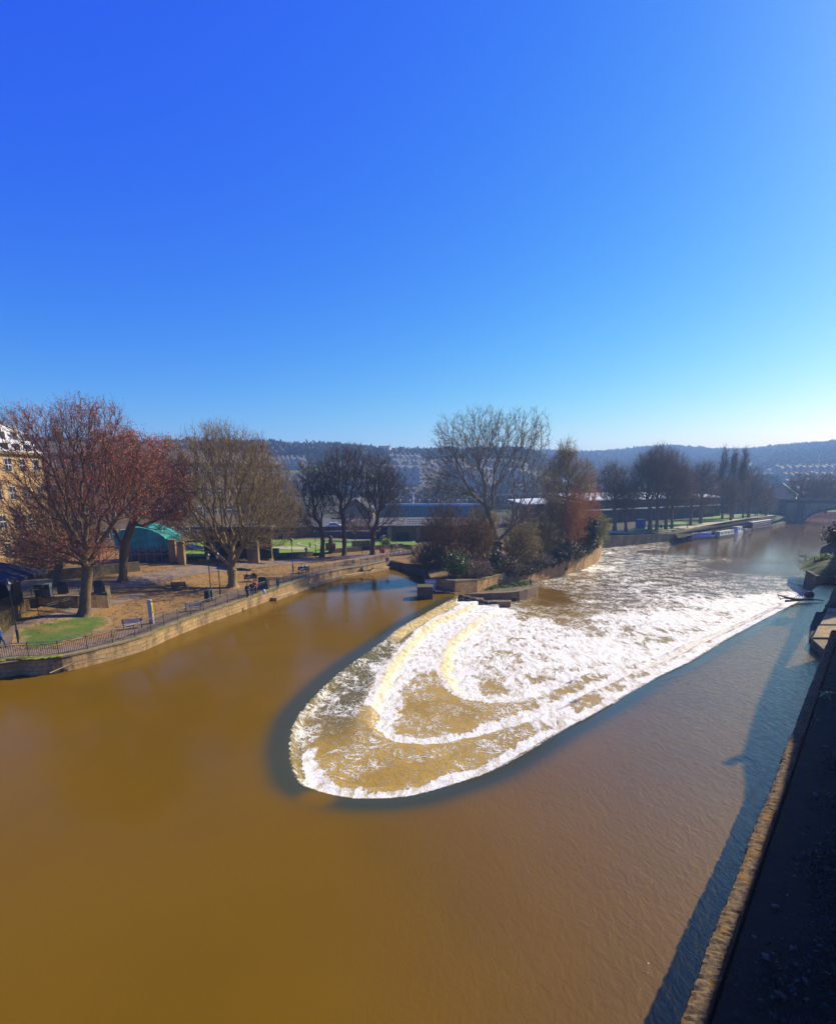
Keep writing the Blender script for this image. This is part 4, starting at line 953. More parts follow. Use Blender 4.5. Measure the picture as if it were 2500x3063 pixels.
railing('terrace_railing', [at(-40,1858,3.3),at(20,1826,3.3),at(60,1806,3.3),at(108,1788,3.3),at(160,1789,3.25),at(215,1788,3.2),at(318,1793,2.9)], 'black railing along the edge of the upper terrace, in front of the litter bins', z0=None, zf=lambda x,y: 3.22, post=2.2)
railing('ramp_railing', [atg(118,1852)[:2],atg(175,1833)[:2],atg(232,1815)[:2],atg(275,1803)[:2]], 'black two-rail railing beside the ramp, left of the large red-budded trunk', zf=lz, post=2.6)
railing('ramp_railing', [atg(-30,1890)[:2],atg(0,1882)[:2],atg(66,1866)[:2]], 'short black railing at the foot of the sunlit retaining wall at far left', zf=lz, post=1.9)
# low walls and lawn
lwn = [(640,1672),(760,1668),(940,1656),(942,1651),(985,1652),(1100,1644),(1215,1633)]
def gl(px,py,dz): return atg(px,py,dz)[:2]
w1 = [gl(600,1690,0),gl(760,1674,0),gl(938,1664,0)]
w2 = [gl(985,1656,0),gl(1100,1647,0),gl(1205,1638,0)]
for w_,lb in ((w1,'low dark wall in front of the lawn, left part behind the bins'),(w2,'low dark wall in front of the lawn, right part near the walkers')):
    zs=[lz(*p)+.85 for p in w_]; o=strip_wall('low_wall', w_, 0.5, zs, M['darkwall'], thick=.4, side=1); tag(o,lb,'wall')
LP = [(w1[0][0]-6,w1[0][1]+1),w1[1],w1[2],gl(942,1655,.6),gl(980,1652,.6),w2[0],w2[1],w2[2],gl(1250,1630,.7),gl(1235,1611,.7),gl(1100,1613,.7),gl(900,1613,.7),gl(700,1616,.7),gl(520,1625,.7)]
LP = [(p[0],p[1]+.3) for p in LP]
sheet('lawn', LP, M['lawn'], .62, 2.5)
c = gl(1040,1632,.6)
for rr_ in (2.2,4.4,6.6):
    arc=[(c[0]+rr_*1.5*math.cos(t),c[1]+rr_*math.sin(t)) for t in np.linspace(2.6 if rr_<6 else 2.9,6.6 if rr_<6 else 5.9,22)]
    arc=[p for p in arc if inside(np.array([p[0]]),np.array([p[1]]),LP)[0]]
    if len(arc)>3: sheet('lawn_maze_path', band(arc,.55), M['gravel'], .66, 1.0)
c = gl(872,1640,.6); sheet('lawn_circle', [(c[0]+3.6*math.cos(t),c[1]+2.0*math.sin(t)) for t in np.linspace(0,6.28,20)[:-1]], M['gravel'], .66, 1.0)
bk = [gl(480,1622,.0),gl(700,1612,0),gl(900,1609,0),gl(1100,1609,0),gl(1260,1606,0)]
bk_top = [1580,1576,1576,1574,1572]
bz = [ztop(p[0],p[1],t) for p,t in zip(bk,bk_top)]
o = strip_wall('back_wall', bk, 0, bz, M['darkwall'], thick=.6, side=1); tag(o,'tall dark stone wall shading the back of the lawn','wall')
# car park behind that wall
cpz = min(bz)-.9
o = MB().prism([(bk[0][0],bk[0][1]+.7),(bk[2][0],bk[2][1]+.7),(bk[4][0],bk[4][1]+.7),(bk[4][0]+10,bk[4][1]+60),(bk[0][0]-10,bk[0][1]+60)],0,cpz).build('car_park_ground', pm('old_tarmac',(.09,.08,.075),(.06,.055,.05),2,.9)); o['kind']='structure'
# ---- lamps
M['glass_lamp']=pm('lamp_glass',(.35,.36,.36),(.28,.29,.3),5,.2)
def lamp(px,py,label,ground=True):
    x,y,z=atg(px,py); r=empty('street_lamp',(x,y,z),0,label,'street lamp','black lantern lamp posts on the riverside')
    MB().lathe([(.13,0),(.13,.08),(.10,.1),(.10,1.05),(.12,1.1),(.07,1.18),(.055,1.25),(.045,4.3),(.07,4.33),(.04,4.4)],k=12).build('post',M['black'],r,True)
    MB().box((0,0,4.25),(.55,.03,.03)).build('ladder_bar',M['black'],r)
    MB().lathe([(.10,4.42),(.21,4.9)],k=4).build('lantern_glass',M['glass_lamp'],r)
    c=MB(); c.lathe([(.25,4.9),(.26,4.94),(.12,5.12),(.06,5.16),(.05,5.25),(.01,5.36)],k=8)
    for a in range(4):
        t=a*math.pi/2; c.tube([(.10*math.cos(t),.10*math.sin(t),4.4),(.215*math.cos(t),.215*math.sin(t),4.92)],.013,4)
    c.build('lantern_cap',M['black'],r); return r
lamp(57,1925,'black lantern lamp post on the grass at far left')
lamp(633,1790,'black lamp post behind the paired litter bins, left of the other')
lamp(660,1785,'black lamp post just right of the one behind the paired litter bins')
lamp(877,1716,'black lamp post beside the couple seated near the railing')
lamp(1137,1656,'black lamp post by the red lifebuoy box and the walkers')
lamp(945,1668,'slim black lamp post in front of the lawn, left of the three upright trees')
# ---- benches
M['wood_pale']=pm('bleached_timber',(.42,.40,.38),(.28,.26,.24),14,.8); M['wood_dark']=pm('dark_timber',(.05,.035,.025),(.03,.022,.018),14,.7)
def bench(px,py,rz,mat,label,L_=1.7,back=True,group=None):
    x,y,z=atg(px,py); r=empty('park_bench',(x,y,z),rz,label,'bench',group)
    s=MB()
    for k in range(4): s.box((0,-.18+k*.13,.45),(L_,.10,.035))
    s.build('seat',mat,r)
    if back:
        s=MB()
        for k in range(4): s.box((0,.27+.03*k,.58+k*.12),(L_,.03,.095))
        s.build('backrest',mat,r)
    for sx in (-1,1):
        s=MB(); s.tube([(sx*(L_/2-.12),-.22,0),(sx*(L_/2-.12),-.2,.44)],.035,6).tube([(sx*(L_/2-.12),.24,0),(sx*(L_/2-.12),.26,.5),(sx*(L_/2-.12),.38,.98 if back else .5)],.035,6).box((sx*(L_/2-.12),0,.42),(.05,.5,.04))
        s.build('leg',M['black'],r)
    return r
bench(398,1880,R(205),M['wood_pale'],'bleached pale bench next to the upright sign post, behind the railing')
bench(578,1828,R(215),M['wood_pale'],'bleached pale bench between the sign post and the paired litter bins')
bench(537,1764,R(190),M['wood_dark'],'dark empty bench on the bare earth left of the lamp posts')
bench(750,1740,R(200),M['wood_dark'],'dark bench under the broad olive-brown tree, seating two people')
bench(908,1714,R(200),M['wood_dark'],'dark bench near the railing seating the couple in pale coats')
x,y,z=atg(1046,1690); pb=empty('picnic_table',(x,y,z),R(20),'dark picnic table by the railing in front of the three upright trees','table')
s=MB()
for k in range(5): s.box((0,-.3+k*.15,.74),(1.8,.13,.04))
s.build('table_top',M['wood_dark'],pb)
for sy in (-1,1): MB().box((0,sy*.72,.45),(1.8,.28,.05)).build('seat',M['wood_dark'],pb)
for sx in (-1,1): MB().tube([(sx*.6,-.75,0),(sx*.6,-.25,.74)],.045,6).tube([(sx*.6,.75,0),(sx*.6,.25,.74)],.045,6).tube([(sx*.6,-.75,.43),(sx*.6,.75,.43)],.04,6).build('leg',M['wood_dark'],pb)
# ---- bins, boards, signs
M['bin']=pm('dark_green_bin',(.02,.03,.03),(.012,.016,.018),4,.5); M['binblue']=pm('grey_blue_bin',(.09,.11,.12),(.06,.07,.08),4,.5)
def litter_bin(x,y,z,label,mat,h=1.25,w=.6,rz=0,group=None):
    r=empty('litter_bin',(x,y,z),rz,label,'litter bin',group)
    MB().box((0,0,h*.42),(w,w,h*.84)).build('body',mat,r,bevel=.03)
    MB().prism([(-w*.52,-w*.52),(w*.52,-w*.52),(w*.52,w*.52),(-w*.52,w*.52)],h*.86,[h*.95,h*.95,h,h]).build('lid',mat,r,bevel=.02)
    MB().box((0,-w*.5-.004,h*.72),(w*.6,.02,h*.12)).build('opening',M['black'],r); return r
x,y=at(125,1787,3.22); litter_bin(x,y,3.22,'large dark green bin on the upper terrace, left one of the pair',M['bin'],1.35,.8,R(10))
x,y=at(144,1786,3.22); litter_bin(x+.1,y,3.22,'grey-blue bin on the upper terrace, right one of the pair',M['binblue'],1.35,.6,R(10))
x,y,z=atg(622,1800); litter_bin(x,y,z,'dark litter bin at the foot of the lamp post, left one of the pair',M['bin'],1.3,.55)
x,y,z=atg(633,1796); litter_bin(x,y,z,'sticker-covered blue-grey litter bin, right one of the pair by the lamp post',M['binblue'],1.25,.5)
x,y,z=atg(826,1668); litter_bin(x,y,z,'dark litter bin beside the low wall in front of the lawn',M['bin'],1.6,1.0)
x,y,z=atg(694,1702); litter_bin(x-.5,y+1,z,'small black bin on the back path behind the lamp posts',M['bin'],1.0,.5)
M['board']=pm('chalkboard',(.03,.032,.035),(.02,.02,.025),5,.6)
def aboard(x,y,z,label,h=1.3,w=.9,rz=0):
    r=empty('a_board',(x,y,z),rz,label,'pavement sign')
    for s_ in (-1,1):
        V=[(-w/2,s_*.28,0),(w/2,s_*.28,0),(w/2,s_*.03,h),(w*.3,s_*.01,h*1.06),(-w*.3,s_*.01,h*1.06),(-w/2,s_*.03,h)]
        V2=[(a,b+s_*.03,c_) for a,b,c_ in V]; n=6
        MB().add(V+V2,[tuple(range(6)),tuple(range(11,5,-1))]+[(i,i+6,(i+1)%6+6,(i+1)%6) for i in range(6)]).build('panel',M['board'],r)
    m=MB()
    for k,wd in enumerate((.5,.6,.35,.55)): m.box((0,-.245+.2*(.35+k*.15),h*(.35+k*.15)),(w*wd,.012,.035))
    m.build('chalk_lines',M['gravel'],r); return r
x,y=at(190,1776,3.22); aboard(x,y,3.22,'dark pavement board left of the large red-budded trunk on the terrace',1.15,.85,R(10))
x,y=at(298,1772,3.22); aboard(x,y,3.22,'dark pavement board right of the large red-budded trunk on the terrace',1.15,.85,R(5))
x,y,z=atg(787,1764); aboard(x,y,z,'dark pavement board by the small gate in the riverside railing',1.5,1.1,R(-15))
# upright sign post with map and coloured bands
x,y,z=atg(455,1866); tt=empty('information_post',(x,y,z),R(-14),'tall grey information post with yellow, green and red panels by the pale bench','sign')
MB().box((0,0,1.15),(.42,.22,2.3)).build('post',pm('grey_metal',(.42,.43,.43),(.36,.37,.37),4,.5),tt,bevel=.015)
MB().box((.21,0,1.52),(.035,.2,1.3)).build('side_panel',pm('sign_yellow',(.62,.48,.02),(.58,.44,.02),3,.5),tt)
MB().box((.232,-.01,1.55),(.012,.13,.5)).build('green_patch',pm('sign_green',(.30,.42,.03),(.25,.38,.03),3,.5),tt)
MB().box((.236,.01,1.12),(.012,.1,.22)).build('red_patch',pm('sign_red',(.5,.06,.02),(.45,.05,.02),3,.5),tt)
MB().tube([(.225,0,2.13),(.24,0,2.13)],.08,14).build('round_emblem',pm('emblem_navy',(.02,.05,.12),(.02,.05,.1),3,.5),tt)
# lifebuoy box, river board, notice board
x,y=rl[-2]; lb=empty('lifebuoy_box',(*at(1145,1664,1.3),1.3),R(10),'red lifebuoy box on a post by the railing','lifebuoy box')
M['red']=pm('signal_red',(.55,.03,.02),(.5,.025,.02),4,.45)
MB().tube([(0,0,0),(0,0,.6)],.05,8).build('post',M['black'],lb); MB().box((0,0,.95),(.75,.22,.85)).build('housing',M['red'],lb,bevel=.06)
rg=MB(); 
for k in range(16):
    a=k*2*math.pi/16; b=(k+1)*2*math.pi/16; rg.tube([(.2*math.cos(a),-.125,.95+.24*math.sin(a)),(.2*math.cos(b),-.125,.95+.24*math.sin(b))],.03,6)
rg.build('buoy_ring',pm('buoy_orange',(.6,.12,.05),(.5,.1,.04),4,.5),lb)
sb=empty('warning_sign',(*at(1158,1682,1.3),1.2),R(0),'small white square warning sign fixed to the railing by the wall end','sign')
MB().box((0,0,.55),(.62,.04,.62)).build('board',pm('sign_white'),sb) if False else MB().box((0,0,.55),(.62,.04,.62)).build('board',pm('sign_white',(.62,.63,.66)),sb)
MB().box((0,-.025,.72),(.5,.012,.07)).box((0,-.025,.55),(.3,.012,.18)).box((0,-.025,.33),(.45,.012,.05)).build('marks',M['black'],sb)
MB().tube([(0,.04,-.1),(0,.04,.9)],.03,6).build('post',M['black'],sb)
x,y=at(1097,1694,1.3); sb=empty('small_sign',(x,y,1.3),0,'tiny white plate on a thin post at the railing near the picnic table','sign')
MB().tube([(0,0,0),(0,0,1.25)],.02,6).build('post',M['black'],sb); MB().box((0,-.03,1.15),(.32,.03,.25)).build('plate',M['glass_lamp'],sb)
x,y,z=atg(1095,1660); nb=empty('notice_board',(x,y,z),R(5),'brown two-legged notice board between the trees on the path','notice board')
MB().box((0,0,1.25),(1.5,.07,.75)).build('panel',M['wood_dark'],nb); 
for sx in (-1,1): MB().tube([(sx*.72,0,0),(sx*.72,0,1.7)],.05,6).build('leg',M['wood_dark'],nb)
# stone blocks and plinth on the lawn
def plinth(px,py,d,label,mat=None,dz=.62):
    x,y=atg(px,py,dz)[:2]; o=MB().box((0,0,d[2]/2),d).build('stone_block',mat or M['concrete'],None,bevel=.05); o.location=(x,y,lz(x,y)+dz); tag(o,label,'stone block'); return o
plinth(990,1645,(1.9,1.2,1.3),'square stone plinth on the lawn left of the middle upright tree')
o=MB().lathe([(.42,0),(.45,.3),(.3,.8),(.38,1.0),(.2,1.3),(.05,1.45)],k=10).build('statue',M['darkconc'],None,True); x,y=atg(990,1645,.62)[:2]; o.location=(x,y,lz(x,y)+1.92); tag(o,'small dark sculpture standing on the square plinth','statue')
o=plinth(1080,1634,(3.6,1.1,1.2),'long sunlit stone block on the lawn behind the upright trees'); o.rotation_euler[2]=R(25)
# ---- umbrellas, kiosk, gate pillars, scaffold
def parasol(x,y,z,rad,h,mat,label,name='parasol',k=8,rz=0):
    r=empty(name,(x,y,z),rz,label,'parasol'); MB().tube([(0,0,0),(0,0,h)],.04,8).build('pole',M['black'],r)
    V=[(0,0,h)];n=k
    for q in (1,): V+=[(rad*math.cos(2*math.pi*(i+.5)/n),rad*math.sin(2*math.pi*(i+.5)/n),h-rad*.33) for i in range(n)]
    V+=[(v[0],v[1],v[2]-.25) for v in V[1:]]
    F=[(0,1+i,1+(i+1)%n) for i in range(n)]+[(1+i,1+n+i,1+n+(i+1)%n,1+(i+1)%n) for i in range(n)]
    o=MB().add(V,F).build('canopy',mat,r); sdf=o.modifiers.new('s','SOLIDIFY'); sdf.thickness=.02
    MB().sphere((0,0,h+.05),.06).build('finial',M['black'],r); return r
M['navy']=pm('navy_canvas',(.018,.02,.045),(.012,.014,.03),3,.7); M['sage']=pm('pale_green_canvas',(.42,.55,.42),(.36,.48,.36),3,.7)
x,z=atd(-30,1676,50); parasol(x,50,z-3.4,4.4,3.4,M['navy'],'huge navy parasol at the left edge of the picture',k=4,rz=R(8))
x,y,z=atg(572,1690); x,z2=atd(572,1626,y+4); parasol(x,y+4,z,1.75,z2-z,M['sage'],'pale green parasol in front of the dark kiosk')
# dark cabinet beneath the navy parasol
x,y=at(35,1808,3.22); o=empty('food_kiosk',(x,y,3.22),R(5),'black serving counter and cabinet under the navy parasol','kiosk')
MB().box((0,0,1.1),(1.5,1.2,2.2)).build('cabinet',M['black'],o,bevel=.03); MB().box((-1.2,.3,.5),(1.2,.8,1.0)).build('counter',M['bin'],o,bevel=.03)
o=strip_wall('boundary_wall',[at(-60,1850,3.22),at(-10,1815,3.22),at(16,1800,3.22)],3.0,[6.0,6.0,6.0],M['wall'],thick=.4); tag(o,'sunlit yellow stone wall end under the navy parasol','wall')
o=strip_wall('boundary_wall',[gl(60,1745,0),gl(130,1740,0),gl(260,1728,0),gl(420,1708,0)],2,[4.2,4.2,4.2,4.1],M['darkwall'],thick=.4); tag(o,'low wall with pale coping behind the left-hand trees','wall')
x,y,z=atg(565,1695)
kk=empty('cafe_building',(x,y,z),R(8),'dark open-fronted cafe building with stone pillars behind the broad tree','building')
MB().box((-2.6,2.5,1.8),(1.0,1.0,3.6)).build('pillar',M['isl'] if False else pm('pillar_stone',(.34,.22,.11),(.25,.16,.08),2,.9,c3=(.12,.09,.05)),kk,bevel=.04)
MB().box((-.2,1.5,2.4),(1.3,1.2,4.8)).build('pillar',pm('pillar_stone'),kk,bevel=.04) if False else MB().box((-1.2,1.5,1.7),(.9,1.0,3.4)).build('pillar',_mats['pillar_stone'],kk,bevel=.04)
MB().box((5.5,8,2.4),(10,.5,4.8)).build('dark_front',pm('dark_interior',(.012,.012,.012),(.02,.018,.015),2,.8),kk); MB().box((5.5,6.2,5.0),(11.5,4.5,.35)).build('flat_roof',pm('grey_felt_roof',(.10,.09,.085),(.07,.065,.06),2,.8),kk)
MB().box((8.5,2.5,1.6),(1.6,1.2,3.2)).build('pillar',_mats['pillar_stone'],kk,bevel=.04)
x,y,z=atg(440,1700); y+=6; x=atd(425,1640,y)[0]; zn0=atd(425,1643,y)[1]-z; zn1=atd(425,1578,y)[1]-z; sf=empty('scaffold_shelter',(x,y,z),R(6),'scaffolded shelter wrapped in bright green netting behind the red-budded trees','scaffold')
net=pm('green_netting',(.02,.27,.20),(.015,.20,.15),1.2,.6,c3=(.04,.42,.34),s3=.25)
wd=7.4; n=14; V=[];F=[]
for i in range(n+1):
    a=i/n; xx=-wd/2+wd*a; zz=zn1-2.2+2.2*math.sin(math.pi*min(1,a*.9+.1))**.6
    for (yy,z_) in ((0,zn0),(0,zz),(6,zz+.2)): V.append((xx,yy+.12*math.sin(i*2.1),z_))
for i in range(n): b=i*3; F+=[(b,b+3,b+4,b+1),(b+1,b+4,b+5,b+2)]
V+=[(wd/2,0,zn0),(wd/2,6,zn0),(wd/2,6,zn1-1.2),(wd/2,0,zn1-1.4)]; q=len(V); F.append((q-4,q-3,q-2,q-1))
MB().add(V,F).build('netting',net,sf)
s=MB()
for i in range(8):
    xx=-wd/2+wd*i/7
    s.tube([(xx,-.1,0),(xx,-.1,zn1-2.4)],.05,6)
for z_ in (zn0-.1,zn0-.7): s.tube([(-wd/2,-.15,z_),(wd/2,-.15,z_)],.05,6)
for i in range(10): s.tube([(-wd/2+wd*i/10,-.15,zn0-.1 if i%2 else zn0-.7),(-wd/2+wd*(i+1)/10,-.15,zn0-.7 if i%2 else zn0-.1)],.04,6)
s.build('scaffold_poles',pm('scaffold_steel',(.3,.3,.3),(.25,.22,.2),4,.4),sf)
MB().box((0,3,1.6),(wd-.6,5,3.2)).build('base_wall',M['concrete'],sf)
s=MB()
for i,xx in enumerate((-4.6,-4.2,-5.2,-5.9)): s.tube([(xx,-2,0),(xx+.2*(i%2),-2,3.2)],.06,6)
s.build('red_poles',M['red'],sf)
# two small cars / covered thing by the shelter
def car(x,y,z,rz,mat,label,group=None):
    r=empty('parked_car',(x,y,z),rz,label,'car',group)
    prof=[(-2.1,.35),(-2.15,.75),(-1.9,.95),(-1.45,1.0),(-1.0,1.42),(.5,1.45),(1.2,1.0),(2.0,.85),(2.15,.6),(2.1,.35)]
    V=[(a,-.85 if b<1.05 else -.66,b) for a,b in prof]+[(a,.85 if b<1.05 else .66,b) for a,b in prof]; n=len(prof)
    MB().add(V,[tuple(range(n)),tuple(range(2*n-1,n-1,-1))]+[(i,(i+1)%n+0,(i+1)%n+n,i+n)[::-1] for i in range(n)]).build('body',mat,r,bevel=.05)
    g=MB()
    for s_ in (-1,1): g.add([(-1.3,s_*.86,1.02),(.95,s_*.86,1.02),(.45,s_*.72,1.38),(-.95,s_*.72,1.38)],[(0,1,2,3)])
    g.add([(.62,-.6,1.42),(.62,.6,1.42),(1.2,.72,1.04),(1.2,-.72,1.04)],[(0,1,2,3)]); g.build('windows',M['black'],r)
    for a in (-1.3,1.35):
        for s_ in (-1,1): MB().tube([(a,s_*.72,.33),(a,s_*.9,.33)],.33,14).build('wheel',M['board'],r)
    return r
M['carwhite']=pm('white_car_paint',(.72,.73,.75),(.68,.69,.7),2,.25); M['cargrey']=pm('grey_car_paint',(.13,.14,.15),(.11,.12,.13),2,.25)
for (a,b,rz,lb) in ((1045,1557,R(80),'white parked car highest up behind the dark back wall'),(1000,1572,R(5),'white parked car lower left behind the pink blossom tree')):
    x,z_=atd(a,b,bk[3][1]+(26 if b<1560 else 5)); car(x,bk[3][1]+(26 if b<1560 else 5),cpz,rz,M['carwhite'],lb)
# debris log against the wall
x,y=at(1090,1716,0); lg=empty('driftwood',(x,y,.0),R(25),'dark driftwood stump caught against the left river wall','driftwood')
MB().tube([(-1.1,0,.3),(-.6,.1,.6),(0,0,.35),(1.0,.1,.5),(1.7,.3,.75)],[.35,.42,.25,.15,.06],8).tube([(-.5,0,.4),(-.4,-.3,1.2)],[.2,.06],6).build('log',M['wood_dark'],lg,True)
# hanging cable on the wall: pale rope
def rope(pts,label):
    o=MB().tube(pts,.03,5).build('mooring_rope',M['gravel'],None,True); tag(o,label,'rope')
P_=[(*at(a,b,z_),z_) for a,b,z_ in ((150,2010,.15),(235,1973,.75),(300,1967,.8),(395,1950,.7),(470,1908,1.1))]
P_=[(p[0]+.15,p[1]-.25,p[2]) for p in P_]; rope(P_,'pale rope sagging along the near left river wall')
# yellow-black: footbridge deck and railings at the far end of the wall
fb=empty('footbridge',(0,0,0),0,'dark footbridge with thin railings leading from the path to the island','footbridge')
f0=at(1165,1664,1.25); f1=at(1345,1640,1.9)
MB().prism([(f0[0],f0[1]),(f1[0],f1[1]),(f1[0],f1[1]+3),(f0[0],f0[1]+3)],[.6,1.2,1.2,.6],[1.28,1.95,1.95,1.28]).build('deck',M['darkconc'],fb)
for dy in (0.05,2.9):
    s=MB(); n=14
    for i in range(n+1):
        f=i/n; x=f0[0]*(1-f)+f1[0]*f; y=f0[1]*(1-f)+f1[1]*f+dy; z=1.28*(1-f)+1.95*f; s.tube([(x,y,z),(x,y,z+1.2)],.03,5)
    for h_ in (1.2,.8,.4): s.tube([(f0[0],f0[1]+dy,1.28+h_),(f1[0],f1[1]+dy,1.95+h_)],.03,5)
    s.build('railing',M['black'],fb)
# ---- sluice building behind
sx0,sz0=atd(1165,1640,124); sx1,_=atd(1420,1640,124); 
sb=empty('sluice_building',(0,0,0),0,'shaded tan stone sluice building with pilasters and rooftop railing behind the island','building')
zt=atd(1200,1576,124)[1]
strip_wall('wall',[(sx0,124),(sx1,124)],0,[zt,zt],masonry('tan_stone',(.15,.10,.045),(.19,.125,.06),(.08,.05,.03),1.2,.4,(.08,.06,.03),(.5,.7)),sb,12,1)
MB().box(((sx0+sx1)/2,130,zt+.15),(sx1-sx0+1,13,.3)).build('roof',_mats['grey_felt_roof'],sb)
for a in (1165,1252,1330,1400):
    x_=atd(a,1600,124)[0]; MB().box((x_,123.7,zt/2),(.9,.6,zt)).build('pilaster',_mats['pillar_stone'],sb)
for a in (1205,1290,1365):
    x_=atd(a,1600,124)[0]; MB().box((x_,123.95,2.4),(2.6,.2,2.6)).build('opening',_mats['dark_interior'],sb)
s=MB(); n=24
for i in range(n+1): x_=sx0+4+(sx1-sx0-4)*i/n; s.tube([(x_,124.4,zt+.3),(x_,124.4,zt+1.6)],.035,4)
for h_ in (1.6,1.1,.7): s.tube([(sx0+4,124.4,zt+h_),(sx1,124.4,zt+h_)],.04,4)
s.build('roof_railing',M['black'],sb)

# leaf litter over the bare earth of the park
g=np.random.default_rng(99); n=60000; X=g.uniform(-75,-2,n); Y=g.uniform(36,112,n); d=seg_dist(X,Y,LW)
m=(~inside(X,Y,TP))&inside(X,Y,COAST+[(2600,4200),(-3200,4200),(-3200,-300),(-60,-300)])&(d>1.0)&(~inside(X,Y,LP)); k=fbm(X,Y,.25,61,3)
m&=(g.random(n)<np.clip((k-.36)*5,.05,1)); X=X[m];Y=Y[m]; Z=landz(X,Y)+.065
c=np.stack([X,Y,Z],1); a_=g.normal(size=c.shape)*.055*np.array([1,1,.25]); b_=g.normal(size=c.shape)*.055*np.array([1,1,.25])
o=mesh_np('leaf_litter',np.stack([c-a_,c+b_,c+a_,c-b_],1).reshape(-1,3),[np.arange(len(c)*4).reshape(-1,4)],pm('dead_leaves',(.16,.085,.03),(.08,.045,.02),.8,.9)); o['kind']='stuff'
c=[]
for q in range(60):
    t=g.random(); px_=1430+170*t; py_=1768-22*t-g.random()*10; x_,y_=at(px_,py_,-.5)
    for r_ in range(60): c.append((x_+g.normal()*.45,y_+g.normal()*.35,-.5+abs(g.normal())*.09))
c=np.array(c); a_=g.normal(size=c.shape)*.05; b_=g.normal(size=c.shape)*.05
o=mesh_np('platform_grass',np.stack([c-a_,c+b_,c+a_,c-b_],1).reshape(-1,3),[np.arange(len(c)*4).reshape(-1,4)],pm('bright_weeds',(.12,.20,.015),(.07,.12,.01),2,.7)); o['kind']='stuff'
# ================================================================ PEOPLE
SKIN=pm('skin',(.50,.30,.20),(.45,.26,.17),4,.6); HAIRD=pm('dark_hair',(.03,.02,.015),(.02,.015,.01),9,.8); HAIRG=pm('grey_hair',(.4,.38,.36),(.3,.28,.26),9,.8)
JEANS=pm('dark_blue_trousers',(.03,.05,.10),(.02,.035,.07),5,.9); DARKT=pm('black_trousers',(.015,.015,.018),(.02,.02,.022),5,.9)
def cloth(n,c): return pm(n,c,tuple(v*.7 for v in c),5,.9)
BLUEJ=cloth('blue_jacket',(.03,.10,.28)); BLACKJ=cloth('black_jacket',(.015,.015,.018)); REDJ=cloth('red_jacket',(.5,.03,.02)); PALEJ=cloth('pale_teal_coat',(.35,.50,.50)); CREAM=cloth('cream_coat',(.6,.58,.52)); GREYJ=cloth('grey_jumper',(.25,.26,.27)); PINKJ=cloth('dusty_pink_coat',(.45,.3,.28))
def capsule_mesh(name, segs, mat, parent, vox=.028, smooth_it=6):
    """limbs as tapered capsules fused into one continuous surface"""
    m=MB()
    for a,b,ra,rb in segs:
        a=Vector(a);b=Vector(b); d=b-a
        pts=[];rr=[]; n=4
        dn=d.normalized() if d.length>1e-6 else Vector((0,0,1))
        for t in (-.96,-.7,-.35): pts.append(a+dn*ra*t); rr.append(ra*math.sqrt(1-t*t))
        for i in range(n+1): pts.append(a+d*i/n); rr.append(ra+(rb-ra)*i/n)
        for t in (.35,.7,.96): pts.append(b+dn*rb*t); rr.append(rb*math.sqrt(1-t*t))
        m.tube([p[:] for p in pts],rr,10)
    o=m.build(name,mat,parent,True)
    r=o.modifiers.new('fuse','REMESH'); r.mode='VOXEL'; r.voxel_size=vox; r.use_smooth_shade=True
    s=o.modifiers.new('smooth','SMOOTH'); s.factor=.5; s.iterations=smooth_it
    return o
def pose_stand(stride=.0, arms=0.05, bend=0.0, fwd=0.0):
    """joints in metres, facing -Y"""
    J={}; hz_=.93
    J['hip']=(0,0,hz_); J['hl']=(-.09,0,hz_-.02); J['hr']=(.09,0,hz_-.02)
    J['kl']=(-.10,-stride*.5-.02,.50); J['kr']=(.10,stride*.35-.02,.50); J['al']=(-.10,-stride*.75,.08+0); J['ar']=(.10,stride*.95,.08+stride*.18)
    J['ch']=(0,-fwd*.45,1.35); J['nk']=(0,-fwd*.55,1.47); J['hd']=(0,-fwd*.7-.01,1.63)
    J['sl']=(-.18,-fwd*.45,1.40); J['sr']=(.18,-fwd*.45,1.40)
    J['el']=(-.24-arms,.04+stride*.2-fwd*.3,1.12); J['er']=(.24+arms,.04-stride*.2-fwd*.3,1.12)
    J['wl']=(-.23-arms-0,-.08+stride*.3-bend-fwd*.3,.88+bend*.9); J['wr']=(.23+arms,-.08-stride*.3-bend-fwd*.3,.88+bend*.9)
    return J
def pose_sit(lean=.05, crossed=False):
    J={}; J['hip']=(0,.1,.52); J['hl']=(-.09,.08,.52); J['hr']=(.09,.08,.52); J['kl']=(-.12,-.36,.55); J['kr']=(.12,-.36,.55)
    J['al']=(-.12,-.42,.09); J['ar']=(.13,-.48,.09)
    J['ch']=(0,.15-lean,.95); J['nk']=(0,.15-lean*1.3,1.07); J['hd']=(0,.12-lean*1.6,1.23); J['sl']=(-.18,.15-lean,1.0); J['sr']=(.18,.15-lean,1.0)
    J['el']=(-.25,.05-lean,.74); J['er']=(.25,.05-lean,.74); J['wl']=(-.12,-.2-lean*.5,.66); J['wr']=(.10,-.22-lean*.5,.68)
    return J
def hand(wrist, elbow, side, parent):
    w_=Vector(wrist); d=(w_-Vector(elbow)).normalized(); up=Vector((0,0,1)) if abs(d.z)<.9 else Vector((0,-1,0)); s_=d.cross(up).normalized()
    seg=[(w_[:],(w_+d*.07)[:],.028,.034)]
    for k in range(4):
        o_=s_*(-.03+.02*k); a=w_+d*.075+o_; L_=(.055,.07,.065,.05)[k]; m_=a+d*L_*.55; e=m_+(d*.7+up*-.5+Vector((0,-.2,0))).normalized()*L_*.5
        seg+= [(a[:],m_[:],.011,.010),(m_[:],e[:],.010,.008)]
    a=w_+d*.025+s_*.034*side; seg.append((a[:],(a+(d+s_*side*.7).normalized()*.05)[:],.013,.010)); return seg
